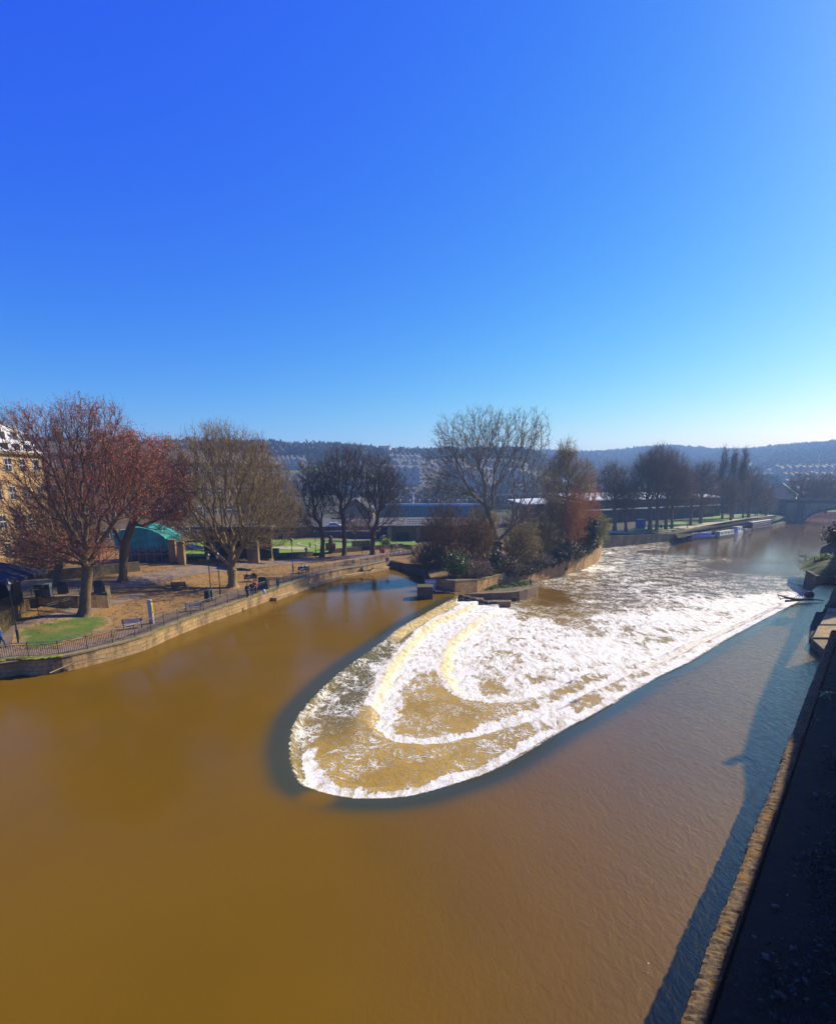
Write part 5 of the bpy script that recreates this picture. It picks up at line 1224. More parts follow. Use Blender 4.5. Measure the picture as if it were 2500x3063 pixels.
def person(x,y,z,rz,J,top,bottom,hair,label,scale=1.0,group=None,hood=False,longcoat=False,detail=True):
    r=empty('person',(x,y,z),rz,label,'person',group); r.scale=(scale,)*3
    s=[(J['hl'],J['kl'],.080,.052),(J['hr'],J['kr'],.080,.052),(J['kl'],J['al'],.052,.036),(J['kr'],J['ar'],.052,.036),
       (J['hip'],J['ch'],.125,.135),(J['hl'],J['hr'],.10,.10),(J['sl'],J['sr'],.06,.06),(J['ch'],J['nk'],.10,.05),(J['nk'],J['hd'],.05,.05),
       (J['sl'],J['el'],.048,.038),(J['sr'],J['er'],.048,.038),(J['el'],J['wl'],.038,.026),(J['er'],J['wr'],.038,.026)]
    h=Vector(J['hd']); s+=[((h+Vector((0,.015,.035)))[:],(h+Vector((0,-.01,-.03)))[:],.092,.078),((h+Vector((0,-.06,-.05)))[:],(h+Vector((0,-.065,-.055)))[:],.045,.04),
       ((h+Vector((0,-.09,.01)))[:],(h+Vector((0,-.112,-.02)))[:],.010,.015),((h+Vector((-.088,.01,.01)))[:],(h+Vector((-.09,.01,-.02)))[:],.02,.015),((h+Vector((.088,.01,.01)))[:],(h+Vector((.09,.01,-.02)))[:],.02,.015)]
    if detail: s+=hand(J['wl'],J['el'],1,r)+hand(J['wr'],J['er'],-1,r)
    for k in ('al','ar'):
        a=Vector(J[k]); s.append(((a+Vector((0,.04,-.035)))[:],(a+Vector((0,-.13,-.05)))[:],.042,.034))
    capsule_mesh('body',s,SKIN,r,.016 if detail else .03)
    c=[(J['hip'],J['ch'],.155,.165),(J['sl'],J['sr'],.085,.085),(J['sl'],J['el'],.07,.056),(J['sr'],J['er'],.07,.056),(J['el'],J['wl'],.056,.042),(J['er'],J['wr'],.056,.042),(J['ch'],J['nk'],.12,.062)]
    if longcoat: c+= [(J['hip'],tuple(.5*(Vector(J['kl'])+Vector(J['kr']))),.17,.17)]
    capsule_mesh('jacket',c,top,r,.026)
    t=[(J['hl'],J['kl'],.098,.068),(J['hr'],J['kr'],.098,.068),(J['kl'],J['al'],.068,.052),(J['kr'],J['ar'],.068,.052),(J['hl'],J['hr'],.125,.125)]
    capsule_mesh('trousers',t,bottom,r,.026)
    sh=[]
    for k in ('al','ar'):
        a=Vector(J[k]); sh.append(((a+Vector((0,.045,-.03)))[:],(a+Vector((0,-.14,-.045)))[:],.052,.042))
    capsule_mesh('shoes',sh,DARKT,r,.02,3)
    capsule_mesh('hair',[((h+Vector((0,.03,.055)))[:],(h+Vector((0,.045,-.01)))[:],.10,.085)],top if hood else hair,r,.02)
    f=MB(); 
    for sx in (-1,1): f.sphere((h.x+sx*.032,h.y-.085,h.z+.012),.011,8,6)
    f.box((h.x,h.y-.094,h.z-.062),(.045,.012,.008)); f.build('face_features',HAIRD,r)
    return r
x,y,z=atg(8,1940); person(x,y,z,R(150),pose_stand(.25),BLUEJ,JEANS,HAIRD,'person in blue jacket and jeans walking at the left edge of the picture')
x,y,z=atg(740,1790); person(x,y,z,R(60),pose_stand(.05,bend=.25,fwd=.2),BLACKJ,DARKT,HAIRD,'person in black leaning on the railing, left one of the group',hood=True)
x,y,z=atg(747,1787); person(x+.15,y+.5,z,R(20),pose_stand(.05,bend=.25,fwd=.25),BLACKJ,JEANS,HAIRD,'person in dark jacket and jeans behind the leaning one at the railing')
x,y,z=atg(757,1780); person(x+.2,y+.3,z,R(-10),pose_stand(.0,bend=.3,fwd=.25),REDJ,DARKT,HAIRD,'person in red at the railing, right one of the group')
x,y,z=atg(742,1741); person(x,y+.05,z,R(20),pose_sit(),GREYJ,DARKT,HAIRD,'person in grey seated left on the dark bench under the tree')
x,y,z=atg(756,1739); person(x+.15,y+.1,z,R(20),pose_sit(.12),BLACKJ,JEANS,HAIRD,'person in black seated right on the dark bench under the tree')
x,y,z=atg(903,1715); person(x,y+.05,z,R(20),pose_sit(.15),PALEJ,DARKT,HAIRD,'person in pale teal coat seated left on the bench by the lamp post')
x,y,z=atg(914,1713); person(x+.05,y+.1,z,R(20),pose_sit(.1),CREAM,DARKT,HAIRG,'grey-haired person in cream coat seated right on the bench by the lamp post')
x,y,z=atg(1172,1654); person(x,y,z,R(200),pose_stand(.1),BLACKJ,DARKT,HAIRD,'person in black walking beyond the red lifebuoy box')
x,y,z=atg(1182,1651); person(x+.2,y,z,R(200),pose_stand(.3),PINKJ,DARKT,HAIRD,'person in pale coat striding beside the one in black near the footbridge')
x,y=w1[2]; person(x-1.3,y+.05,lz(x,y)+.42,R(20),pose_sit(.1),cloth('navy_jumper',(.04,.06,.12)),DARKT,HAIRD,'person in navy seated on the low wall in front of the lawn')
x,y=atg(927,1640,.62)[:2]; person(x,y,lz(x,y)+.62,R(10),pose_stand(.15),cloth('pale_blue_top',(.3,.4,.55)),JEANS,HAIRD,'small child in pale blue standing on the lawn',.72)
# white bag tied to the railing
x,y=at(790,1772,1.9); o=MB().sphere((0,0,0),.26,10,8,(.7,.4,1.25)).build('plastic_bag',pm('white_plastic',(.75,.75,.78),(.6,.6,.62),6,.4),None,True); o.location=(x,y,1.95); tag(o,'white plastic bag tied to the railing beside the pavement board','bag')
# pram-like dark shape left out: figures on the far bank
far_p=[(1975,1592,BLACKJ,'person in black sitting-height beside the round bench on the far bank'),(1986,1591,BLACKJ,'second dark figure on the far bank beside the quay railing'),(2055,1580,GREYJ,'lone grey figure walking behind the far bank railing'),(2257,1547,BLACKJ,'dark figure on the path below the trees, left of the crowd'),(2263,1546,GREYJ,'grey figure on the path just left of the crowd'),
 (2275,1544,GREYJ,'leftmost walker in the crowd near the bridge'),(2281,1543,PALEJ,'pale-coated walker in the crowd near the bridge'),(2288,1543,BLACKJ,'dark walker in the middle of the crowd near the bridge'),(2294,1542,CREAM,'cream-coated walker in the crowd near the bridge'),(2301,1541,BLUEJ,'blue-jacketed walker in the crowd near the bridge'),(2308,1541,BLACKJ,'rightmost dark walker in the crowd, nearest the bridge')]
pr0=None
for i,(a,b,c_,lb) in enumerate(far_p):
    x,y,z=atg(a,b); pr_=person(x,y,z,R(30*i),pose_stand(.2),c_,DARKT,HAIRD,lb,1.05,group='people on the far bank path',detail=False)
# ================================================================ BUILDINGS, BRIDGE, BOATS, HILLSIDE TOWN
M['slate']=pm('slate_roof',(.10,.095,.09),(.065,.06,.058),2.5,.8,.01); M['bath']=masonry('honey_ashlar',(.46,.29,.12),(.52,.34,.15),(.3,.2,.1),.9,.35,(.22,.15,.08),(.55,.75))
M['shadestone']=masonry('shaded_ashlar',(.20,.14,.085),(.25,.18,.11),(.12,.09,.06),.9,.35,(.10,.075,.05),(.5,.7)); M['window']=pm('window_glass',(.03,.035,.045),(.05,.055,.065),2,.15); M['frame']=pm('white_frame',(.62,.62,.6),(.55,.55,.53),4,.6)  # shadestone: darker copy of the honey ashlar, facade shade put into its colour
M['pots']=pm('clay_pots',(.42,.26,.12),(.32,.18,.08),5,.8); M['paleroof']=pm('pale_lead_roof',(.62,.62,.62),(.50,.50,.50),3,.6)
def facade(name, p0, p1, depth, z0, z1, mat, label, wins=None, roof=None, rh=2.5, chim=(), parent=None, winsize=(1.1,1.7), cat='building', group=None):
    """terrace block: front line p0->p1, windows (cols, rows), pitched roof, chimney positions (0..1)"""
    L_=math.dist(p0,p1); rz=math.atan2(p1[1]-p0[1],p1[0]-p0[0]); root=empty(name,(p0[0],p0[1],z0),rz,label,cat,group); H_=z1-z0
    w_=strip_wall('wall',[(0,0),(L_,0),(L_,depth),(0,depth),(0,0)],0,[H_]*5,mat,root,.4,1)
    if roof:
        V=[(-.2,-.3,H_),(L_+.2,-.3,H_),(L_+.2,depth+.3,H_),(-.2,depth+.3,H_),(-.1,depth/2,H_+rh),(L_+.1,depth/2,H_+rh)]
        rf=MB().add(V,[(0,1,5,4),(2,3,4,5),(0,4,3),(1,2,5),(3,2,1,0)]).build('roof',roof,root)
        MB().box((L_/2,-.22,H_-.12),(L_+.5,.45,.3)).build('cornice',M['shadestone'] if mat is not M['bath'] else M['bath'],root)
    for c in chim:
        x=c*L_; ck=MB().box((x,depth/2,H_+rh+.4),(1.6,.9,2.6)).build('chimney',M['shadestone'],root); q=MB()
        for k in range(4): q.lathe([(.15,0),(.12,.8),(.15,.85)],(x-.55+k*.37,depth/2,H_+rh+1.7),6)
        q.build('chimney_pots',M['pots'],ck)
    if wins:
        c_,r_=wins
        for i in range(c_):
            for j in range(r_):
                x=L_*(i+.5)/c_; z=H_*(j+.55)/r_; a,b=winsize
                f=MB().box((x,-.03,z),(a,.1,b)).build('window',M['frame'],root); g=MB()
                for sx in (-1,1):
                    for sz in (-1,1): g.box((x+sx*a*.235,-.085,z+sz*b*.24),(a*.40,.03,b*.42))
                g.build('pane',M['window'],f)
    return root
# yellow building with pale mansard roof at the left edge (sunlit side)
YA=88; a0=(atd(-330,1400,74)[0],74); a1=(atd(128,1400,98)[0],98)
zt1=atd(60,1352,92)[1]
fa=facade('town_building',a0,a1,12,1.5,zt1,M['bath'],'honey-coloured building at far left with white-windowed slate-grey mansard roof',(9,4),None,winsize=(1.3,2.1))
L_=math.dist(a0,a1); zr=zt1-1.5; tz=4.4
mans=MB().add([(-.3,-.3,zr),(L_+.3,-.3,zr),(L_-1,3,zr+tz),(.5,3,zr+tz),(-.3,12.3,zr),(L_+.3,12.3,zr),(L_-1,9,zr+tz),(.5,9,zr+tz)],[(0,1,2,3),(1,5,6,2),(5,4,7,6),(4,0,3,7),(3,2,6,7)]).build('mansard_roof',M['paleroof'],fa)
for i in range(11):
    x=L_*(i+.5)/11
    f=MB().box((x,1.35,zr+2.6),(.95,.25,1.3)).build('roof_window',M['frame'],mans); MB().box((x,1.2,zr+2.62),(.75,.08,1.05)).build('pane',M['window'],f)
    if i%1==0: f=MB().box((x+1.2,.4,zr+.75),(.8,.9,1.2)).build('dormer',M['black'],mans)
MB().box((L_/2,-.25,zr-.1),(L_+.8,.5,.35)).build('cornice',M['bath'],fa)
q=MB()
for i in range(14): q.lathe([(.14,0),(.12,.6)],(L_-9+i*.45,6,zr+tz+.7),6)
ch=MB().box((L_-6,6,zr+tz+.3),(7,.8,.9)).build('chimney',M['shadestone'],fa); q.build('chimney_pots',M['pots'],ch)
b0=(atd(135,1400,104)[0],104); b1=(atd(480,1400,118)[0],118); b2=(atd(838,1400,140)[0],140)
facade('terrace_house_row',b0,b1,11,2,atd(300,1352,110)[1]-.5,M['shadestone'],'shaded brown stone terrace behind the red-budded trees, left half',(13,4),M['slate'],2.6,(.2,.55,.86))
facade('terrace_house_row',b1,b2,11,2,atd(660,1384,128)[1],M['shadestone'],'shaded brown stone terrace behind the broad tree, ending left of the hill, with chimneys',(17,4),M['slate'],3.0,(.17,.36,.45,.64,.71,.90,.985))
# pavilion gable + grey roofs + sports stands
def gable(name,px,py0,Y,w_,d_,pt,mat,label,roof=None,base=2.0,ridge=None,rz=0):
    x,z=atd(px,py0,Y); r=empty(name,(x,Y,base),rz,label,'building'); h=z-base
    MB().add([(-w_/2,0,0),(w_/2,0,0),(w_/2,0,h),(0,0,h+pt),(-w_/2,0,h),(-w_/2,d_,0),(w_/2,d_,0),(w_/2,d_,h),(0,d_,h+pt),(-w_/2,d_,h)],[(0,1,2,3,4),(9,8,7,6,5),(0,5,6,1),(1,6,7,2),(0,4,9,5)]).build('wall',mat,r)
    MB().add([(-w_/2-.4,-.3,h-.2),(0,-.3,h+pt+.15),(w_/2+.4,-.3,h-.2),(-w_/2-.4,d_+.3,h-.2),(0,d_+.3,h+pt+.15),(w_/2+.4,d_+.3,h-.2)],[(0,1,4,3),(1,2,5,4)]).build('roof',roof or M['slate'],r).modifiers.new('s','SOLIDIFY').thickness=.15
    return r
M['tan']=pm('tan_render',(.26,.18,.085),(.2,.14,.07),.6,.9)
gable('pavilion',1064,1530,185,11,20,4,M['tan'],'tan gabled pavilion behind the middle upright tree')
st=empty('sports_stand',(0,0,0),0,'long stand of teal seats under a thin white roof edge behind the island','stand')
Ys=215; xa=atd(1075,1520,Ys)[0]; xb=atd(1465,1520,Ys)[0]; zt_=atd(1250,1514,Ys+14)[1]; zb_=atd(1250,1572,Ys)[1]
teal=pm('teal_seats',(.012,.10,.10),(.008,.06,.06),1.6,.6,c3=(.012,.04,.045),s3=.12)
V=[];F=[];n=24
for i in range(n):
    z_=zb_+(zt_-zb_)*i/n; y_=Ys+14*i/n; V+=[(xa,y_,z_),(xb,y_,z_),(xa,y_,z_+(zt_-zb_)/n),(xb,y_,z_+(zt_-zb_)/n)]; b=len(V)-4
    F.append((b,b+1,b+3,b+2)); 
    V+=[(xa,y_+14/n,z_+(zt_-zb_)/n),(xb,y_+14/n,z_+(zt_-zb_)/n)]; F.append((b+2,b+3,b+5,b+4))
MB().add(V,F).build('seat_tiers',teal,st)
s=MB()
for i in range(n):
    z_=zb_+(zt_-zb_)*(i+1)/n; y_=Ys+14*i/n+.2
    for k in range(48): 
        x_=xa+(xb-xa)*(k+.5)/48
        if (k*7+i*3)%5: s.box((x_,y_,z_+.3),((xb-xa)/48*.45,.1,.35))
sb_=s.build('seat_backs',pm('pale_seat_backs',(.07,.26,.26),(.03,.11,.12),1,.5),st); sb_['kind']='stuff'
MB().box(((xa+xb)/2,Ys+15,zt_+.6),(xb-xa+2,1.2,.8)).build('roof_edge',M['frame'],st)
MB().box(((xa+xb)/2,Ys-.4,(zb_+1)/2),(xb-xa,.5,zb_)).build('base_wall',M['frame'] if 0 else M['slate'],st)
s=MB()
for k in range(14): x_=xa+(xb-xa)*k/13; s.tube([(x_,Ys+14.3,zt_),(x_,Ys+14.3,zt_+2.2)],.12,5).sphere((x_,Ys+14.3,zt_+2.4),.3,6,4)
s.build('lamp_posts',M['frame'],st)
# long flat white-roofed stand on the right
def stand(px0,py0,px1,py1,Y0,Y1,label,zroofh,base=1.5,depth=14,cols=12,name='grandstand',dark=None):
    x0,z0_=atd(px0,py0,Y0); x1,z1_=atd(px1,py1,Y1); L_=math.hypot(x1-x0,Y1-Y0); rz=math.atan2(Y1-Y0,x1-x0); r=empty(name,(x0,Y0,base),rz,label,'stand'); h0=z0_-base; h1=z1_-base
    MB().add([(0,-2,h0),(L_,-2,h1),(L_,depth,h1+zroofh),(0,depth,h0+zroofh),(0,-2,h0-.35),(L_,-2,h1-.35),(L_,depth,h1+zroofh-.35),(0,depth,h0+zroofh-.35)],[(0,1,2,3),(0,4,5,1),(1,5,6,2),(2,6,7,3),(3,7,4,0),(4,7,6,5)]).build('roof',M['paleroof'],r)
    MB().add([(0,0,0),(L_,0,0),(L_,0,h1-.4),(0,0,h0-.4)],[(0,1,2,3)]).build('back_wall',dark or M['darkwall2'],r).modifiers.new('s','SOLIDIFY').thickness=.3
    MB().prism([(0,-2.2),(L_,-2.2),(L_,-.1),(0,-.1)],[h0*.56,h1*.56,h1*.56,h0*.56],[h0*.60,h1*.60,h1*.60,h0*.60]).build('canopy',M['frame'],r)
    for i in range(cols+1): MB().box((L_*i/cols,-.35,h0*.28),(.5,.5,h0*.56)).build('column',M['darkcol'],r)
    return r
M['darkwall2']=pm('dark_cladding',(.055,.045,.04),(.035,.03,.028),.4,.9); M['darkcol']=pm('dark_columns',(.11,.09,.07),(.07,.06,.05),.6,.9)
stand(1735,1495,2155,1485,178,232,'long dark stand with a flat white roof behind the far-bank trees',1.8,cols=16)
stand(1560,1508,1745,1500,172,178,'shorter white-roofed dark stand behind the island willows',1.2,cols=6,depth=10)
for (a,b0_,b1_,Y_,lb) in ((918,1462,1560,230,'white floodlight mast behind the leftmost upright tree'),(1126,1440,1545,220,'thin white mast left of the rightmost upright tree crown'),(1159,1436,1522,240,'tall white mast behind the rightmost upright tree'),(1236,1474,1560,235,'thin grey floodlight mast between the upright trees and the island')):
    x_,zt2=atd(a,b0_,Y_); r=empty('floodlight_mast',(x_,Y_,2),0,lb,'mast'); MB().lathe([(.28,0),(.16,zt2-2)],k=8).build('pole',M['frame'],r,True)
    MB().box((0,-.3,zt2-2),(2.2,.4,.5) if a!=918 else (.8,.3,.4)).build('lamp_head',M['frame'],r)
o=MB().box((0,0,1.3),(2.2,1.8,2.6)).build('portable_cabin',pm('bright_blue_paint',(.02,.06,.35),(.015,.04,.25),3,.5),None,bevel=.04)
x,y,z=atg(1914,1581); o.location=(x,y,z); tag(o,'small bright blue cabin among the trunks of the far bank','cabin')
# far-bank railing, plants, poles
rp=[atg(a,b)[:2] for a,b in ((1820,1607),(1910,1603),(2014,1598))]; railing('bank_railing',rp,'pale-topped railing along the dark quay wall',zf=lz,post=2.4,handmat=M['rail'],bal=False)
rp=[(rb2[0][0]-1,rb2[0][1]),rb2[1],rb2[2],rb2[3]]; railing('bank_railing',rp,'long dark railing above the sloping stone embankment',zf=lambda x,y:lz(x,y)+.05,post=2.2,bal=True,bspace=.5,br=.02)
tp=[(p[0]+.2,p[1]-1.2) for p in toe]; railing('towpath_railing',tp,'low pale railing along the towpath behind the moored boats',z0=-.9,zf=lambda x,y:-.9,post=3,mat=M['rail'],bal=False,h=.9)
gp2=[atg(a,b)[:2] for a,b in ((1880,1600),(2020,1590),(2140,1568),(2260,1550),(2318,1543),(2310,1530),(2230,1537),(2120,1546),(2030,1560),(1890,1582))]
sheet('far_bank_grass',gp2,M['lawn'],.06,3)
sheet('far_bank_path',offset([atg(a,b)[:2] for a,b in ((1820,1605),(1920,1600),(2020,1594),(2104,1577),(2208,1558),(2322,1543))],.4)+offset([atg(a,b)[:2] for a,b in ((1820,1605),(1920,1600),(2020,1594),(2104,1577),(2208,1558),(2322,1543))],3.6)[::-1],M['gravel'],.1,3)
# ---- stone arch bridge
bx0,by0=at(2352,1562,ZLOW); bdir=Vector((.80,-.60)); BL=62.0
zp_=ztop(bx0,by0,1497)
br=empty('stone_bridge',(bx0,by0,ZLOW),math.atan2(bdir.y,bdir.x),'dark stone road bridge with one wide arch crossing the river in the distance','bridge')
Ht=zp_-ZLOW; span0,span1=6.0,44.0; rise=Ht-2.6
def arch(x): t=(x-span0)/(span1-span0); return rise*(1-(2*t-1)**2)**.5*.98+0.0 if 0<t<1 else 0
W_=9.0; V=[];UV=[];Q=[]
xs=[-26,-12,0,3,span0]+list(np.linspace(span0,span1,33)[1:-1])+[span1,48,BL]
for side,y_ in ((0,0),(1,W_)):
    base=len(V)
    for x_ in xs: a_=arch(x_); V+=[(x_,y_,a_-.6 if a_==0 else a_),(x_,y_,Ht-1.0)]; UV_=None
    for i in range(len(xs)-1):
        q=(base+2*i,base+2*i+2,base+2*i+3,base+2*i+1); Q.append(q if side==0 else q[::-1])
n_=len(xs)
for i in range(n_-1): Q.append((2*i,2*n_+2*i,2*n_+2*i+2,2*i+2))
uvs=[]
for q in Q:
    for k in q: uvs.append((V[k][0]+V[k][1],V[k][2]))
mesh_np('arch_wall',V,[np.array(Q)],masonry('bridge_stone',(.34,.25,.17),(.40,.30,.20),(.18,.13,.1),1.0,.45,(.2,.15,.11),(.5,.68)),br,uv=uvs)
rg=MB(); xs2=np.linspace(span0,span1,34)
for i in range(33):
    a,b=xs2[i],xs2[i+1]; rg.add([(a,-.18,arch(a) if i else 0),(b,-.18,arch(b) if i<32 else 0),(b,-.18,arch(b)+1.1 if i<32 else 1.0),(a,-.18,arch(a)+1.1 if i else 1.0)],[(0,1,2,3)])
o=rg.build('arch_ring',M['shadestone'],br); o.modifiers.new('s','SOLIDIFY').thickness=.2
MB().box((BL/2-13,W_/2,Ht-.75),(BL+26,W_+.9,.35)).build('string_course',M['shadestone'],br)
MB().box((BL/2-13,-.1,Ht-.1),(BL+26,.4,1.0)).box((BL/2-13,W_+.1,Ht-.1),(BL+26,.4,1.0)).build('parapet',M['shadestone'],br)
for x_ in (-2.2,4.3,47.0):
    MB().box((x_,-.45,Ht/2-.3),(2.4,1.5,Ht+.6)).build('pier_turret',M['darkcol'],br,bevel=.05)
    MB().box((x_,-.45,Ht+.45),(2.8,1.9,.35)).build('turret_cap',M['shadestone'],br)
for k,x_ in enumerate((4.3,16,30)):
    r=empty('bridge_lamp',(bx0+bdir.x*x_,by0+bdir.y*x_,zp_+.4),0,('bridge lamp on the left turret of the stone bridge','bridge lamp over the left part of the arch','bridge lamp over the middle of the arch')[k],'street lamp')
    MB().lathe([(.15,0),(.08,.3),(.06,2.6)],k=6).build('post',M['black'],r); MB().sphere((0,0,2.9),.32,8,6).build('globe',M['frame'],r)
# ---- boats
def narrowboat(a,b,lng,hullm,cabm,roofm,label,hcab=1.15,win=6,name='narrowboat',wd=2.1,group='boats moored along the far bank',off=0):
    P0=at(*a,ZLOW); P1=at(*b,ZLOW); c=((P0[0]+P1[0])/2,(P0[1]+P1[1])/2); rz=math.atan2(P1[1]-P0[1],P1[0]-P0[0]); lng=math.dist(P0,P1)
    r=empty(name,(c[0]-math.sin(rz)*wd*.1,c[1]+math.cos(rz)*wd*.1,ZLOW),rz,label,'boat',group); h=lng/2
    def outline(w_,z): return [(-h,0,z),(-h+.5,-w_*.7,z),(-h+1.6,-w_,z),(h-2.2,-w_,z),(h-.8,-w_*.6,z),(h,0,z),(h-.8,w_*.6,z),(h-2.2,w_,z),(-h+1.6,w_,z),(-h+.5,w_*.7,z)]
    A=outline(wd/2*.92,-.3);B=outline(wd/2,.75); n=10
    for i in (4,5,6): B[i]=(B[i][0],B[i][1],1.0)
    MB().add(A+B,[tuple(range(n))[::-1],tuple(range(n,2*n))]+[(i,(i+1)%n,n+(i+1)%n,n+i) for i in range(n)]).build('hull',hullm,r)
    o=offset([(q[0],q[1]) for q in B],0)
    MB().add([(q[0],q[1]*1.03,.66) for q in B]+[(q[0],q[1]*1.03,.78) for q in B],[(i,(i+1)%n,n+(i+1)%n,n+i) for i in range(n)]).build('gunwale',cabm,r)
    c0,c1=-h+2.0,h-3.0; w0,w1_=wd/2*.84,wd/2*.72
    MB().add([(c0,-w0,.75),(c1,-w0,.75),(c1,w0,.75),(c0,w0,.75),(c0+.1,-w1_,.75+hcab),(c1-.3,-w1_,.75+hcab),(c1-.3,w1_,.75+hcab),(c0+.1,w1_,.75+hcab)],[(0,1,5,4),(1,2,6,5),(2,3,7,6),(3,0,4,7),(4,5,6,7)]).build('cabin',cabm,r)
    MB().box(((c0+c1)/2,0,.80+hcab),(c1-c0+.1,w1_*2+.15,.10)).build('cabin_roof',roofm,r,bevel=.03)
    for s_ in (-1,1):
        for k in range(win):
            x_=c0+(c1-c0)*(k+.7)/(win+.4); y_=(w0+w1_)/2*s_
            f=MB().box((x_,y_*1.01,.78+hcab*.55),((c1-c0)/win*.5,.08,hcab*.45)).build('window',M['frame'],r)
            MB().box((x_,y_*1.045,.78+hcab*.55),((c1-c0)/win*.42,.05,hcab*.34)).build('pane',M['window'],f)
    MB().tube([((c0*.5),.2,.75+hcab),((c0*.5),.2,1.5+hcab)],.07,6).build('chimney',M['black'],r)
    return r
cobalt=pm('cobalt_paint',(.02,.045,.50),(.018,.035,.42),3,.35); green=pm('dark_green_paint',(.02,.05,.03),(.015,.035,.02),3,.4); creamp=pm('cream_paint',(.50,.46,.34),(.42,.38,.28),3,.4); hullb=pm('black_hull',(.012,.014,.02),(.02,.02,.025),3,.5); maroon=pm('dark_brown_paint',(.05,.028,.022),(.035,.02,.018),3,.45); rusty=pm('rust_red_paint',(.30,.07,.03),(.22,.05,.025),3,.5); whiteb=pm('white_hull',(.62,.62,.62),(.52,.52,.52),3,.3)
narrowboat((2048,1617),(2140,1610),0,hullb,cobalt,cobalt,'cobalt blue narrowboat moored nearest of the row below the embankment',1.2,5)
narrowboat((2137,1611),(2197,1601),0,green,creamp,creamp,'green-hulled narrowboat with cream cabin moored behind the blue one',1.1,4)
narrowboat((2192,1599),(2220,1594),0,whiteb,whiteb,creamp,'small white cruiser moored between the green and the dark boats',1.5,2,name='cabin_cruiser',wd=2.4)
narrowboat((2214,1596),(2237,1591),0,hullb,maroon,hullb,'low black workboat lying beside the white cruiser',.5,1,name='workboat',wd=2.0)
narrowboat((2233,1588),(2303,1576),0,hullb,maroon,M['frame'],'large dark barge with long pale roof, farthest of the moored boats',2.1,8,name='barge',wd=3.4)
# ---- houses on the hillside: one of each kind, then copies of the thing and its parts
M['housewall']=pm('hillside_stone',(.58,.48,.34),(.44,.36,.26),.5,.9); M['redroof']=pm('red_tile_roof',(.22,.13,.09),(.16,.10,.075),2,.9)
def house_proto(w_,d_,h_,rh,nw,nr,mat,roof,label,group):
    r=empty('hillside_house',(0,0,-50),0,label,'house',group)
    MB().add([(-w_/2,0,-3),(w_/2,0,-3),(w_/2,0,h_),(-w_/2,0,h_),(-w_/2,d_,-3),(w_/2,d_,-3),(w_/2,d_,h_),(-w_/2,d_,h_),(-w_/2,d_/2,h_+rh),(w_/2,d_/2,h_+rh)],[(0,1,2,3),(5,4,7,6),(4,0,3,8,7),(1,5,6,9,2)]).build('wall',mat,r)
    rf=MB().add([(-w_/2-.2,-.3,h_-.1),(w_/2+.2,-.3,h_-.1),(w_/2+.2,d_/2,h_+rh),(-w_/2-.2,d_/2,h_+rh),(-w_/2-.2,d_+.3,h_-.1),(w_/2+.2,d_+.3,h_-.1)],[(0,1,2,3),(3,2,5,4)]).build('roof',roof,r)
    MB().box((w_/2-.6,d_/2,h_+rh+.5),(1.0,1.6,2.2)).build('chimney',mat,rf)
    for i in range(nw):
        for j in range(nr): MB().box((-w_/2+w_*(i+.5)/nw,-.05,h_*(j+.5)/nr),(1.1,.2,1.6)).build('window',M['frame'] if (i+j)%2 else M['window'],r)
    return r
HA=house_proto(7,9,8,3,2,2,M['housewall'],M['slate'],'pale stone terraced house with slate roof on the far hillside','terraced houses on the far hillside')
HB=house_proto(9,8,6,3,2,2,M['housewall'],M['redroof'],'semi-detached house with brown-red roof on the hillside above the bridge','houses on the hillside above the bridge')
HC=house_proto(14,10,13,2.5,5,4,M['housewall'],M['slate'],'tall pale town house in the terrace below the near hill','tall town houses below the near hill')
used_h={}
def put(proto,px,py,Rm,rz,label=None):
    """Rm: distance along the ground"""
    u=(px-1250)/FPX; Y=Rm/math.sqrt(1+(u/1.03)**2); x,z=atd(px,py,Y)
    r=proto if proto not in used_h else copy_tree(proto); used_h[proto]=1
    r.location=(x,Y,max(lz(x,Y),z-0)); r.rotation_euler=(0,0,rz)
    if label: r['label']=label
    return r
hr=random.Random(4)
def hill_y(px,Rm):
    u=(px-1250)/FPX; Y=Rm/math.sqrt(1+(u/1.03)**2); x=u*Y*1.03; zz=lz(x,Y); return x,Y,zz
def put2(proto,px,Rm,rz,label=None,dz=0):
    x,Y,zz=hill_y(px,Rm); r=proto if proto not in used_h else copy_tree(proto); used_h[proto]=1
    r.location=(x,Y,zz+dz); r.rotation_euler=(0,0,rz)
    if label: r['label']=label
for row,(p0,p1,Rm,pr_,st_) in enumerate(((1165,1290,470,HC,27),(1195,1300,540,HA,11),(1395,1460,470,HC,27),(930,1070,430,HA,11),(905,1100,400,HA,16),(1020,1110,500,HA,14),(1300,1400,560,HA,13),(1440,1560,600,HA,13),(1180,1260,600,HA,14),(860,940,520,HA,13),(1480,1640,520,HA,16),(1660,1800,600,HA,19))):
    lab={0:'tall pale town house in the long terrace right of the upright trees',2:'tall pale town house in the terrace seen through the tallest tree'}.get(row,'pale stone terraced house with slate roof on the hillside %s'%('between island and upright trees' if p0<1300 else 'behind the island trees'))
    px=p0
    while px<p1: put2(pr_,px+hr.uniform(-1,1),Rm*(1+hr.uniform(-.006,.006)),R(hr.uniform(-4,4)+42),lab); px+=st_*(1 if pr_ is HC else hr.choice((1,1,1,1.5)))
for row,(p0,p1,Rm,st_) in enumerate(((2300,2520,560,15),(2290,2520,620,14),(2275,2520,700,17),(2260,2520,790,18),(2240,2520,860,22),(2330,2520,500,24),(2100,2160,1150,9),(2250,2300,1250,9))):
    px=p0
    lab='brown-roofed house on the hillside above the stone bridge, in the %s row'%('lowest','second','third','fourth','fifth','scattered lowest','high distant','highest distant')[row]
    while px<p1: put2(HB,px+hr.uniform(-2,2),Rm*(1+hr.uniform(-.01,.01)),R(hr.uniform(-4,4)+40),lab); px+=st_*hr.choice((1,1,1.3,1.8))
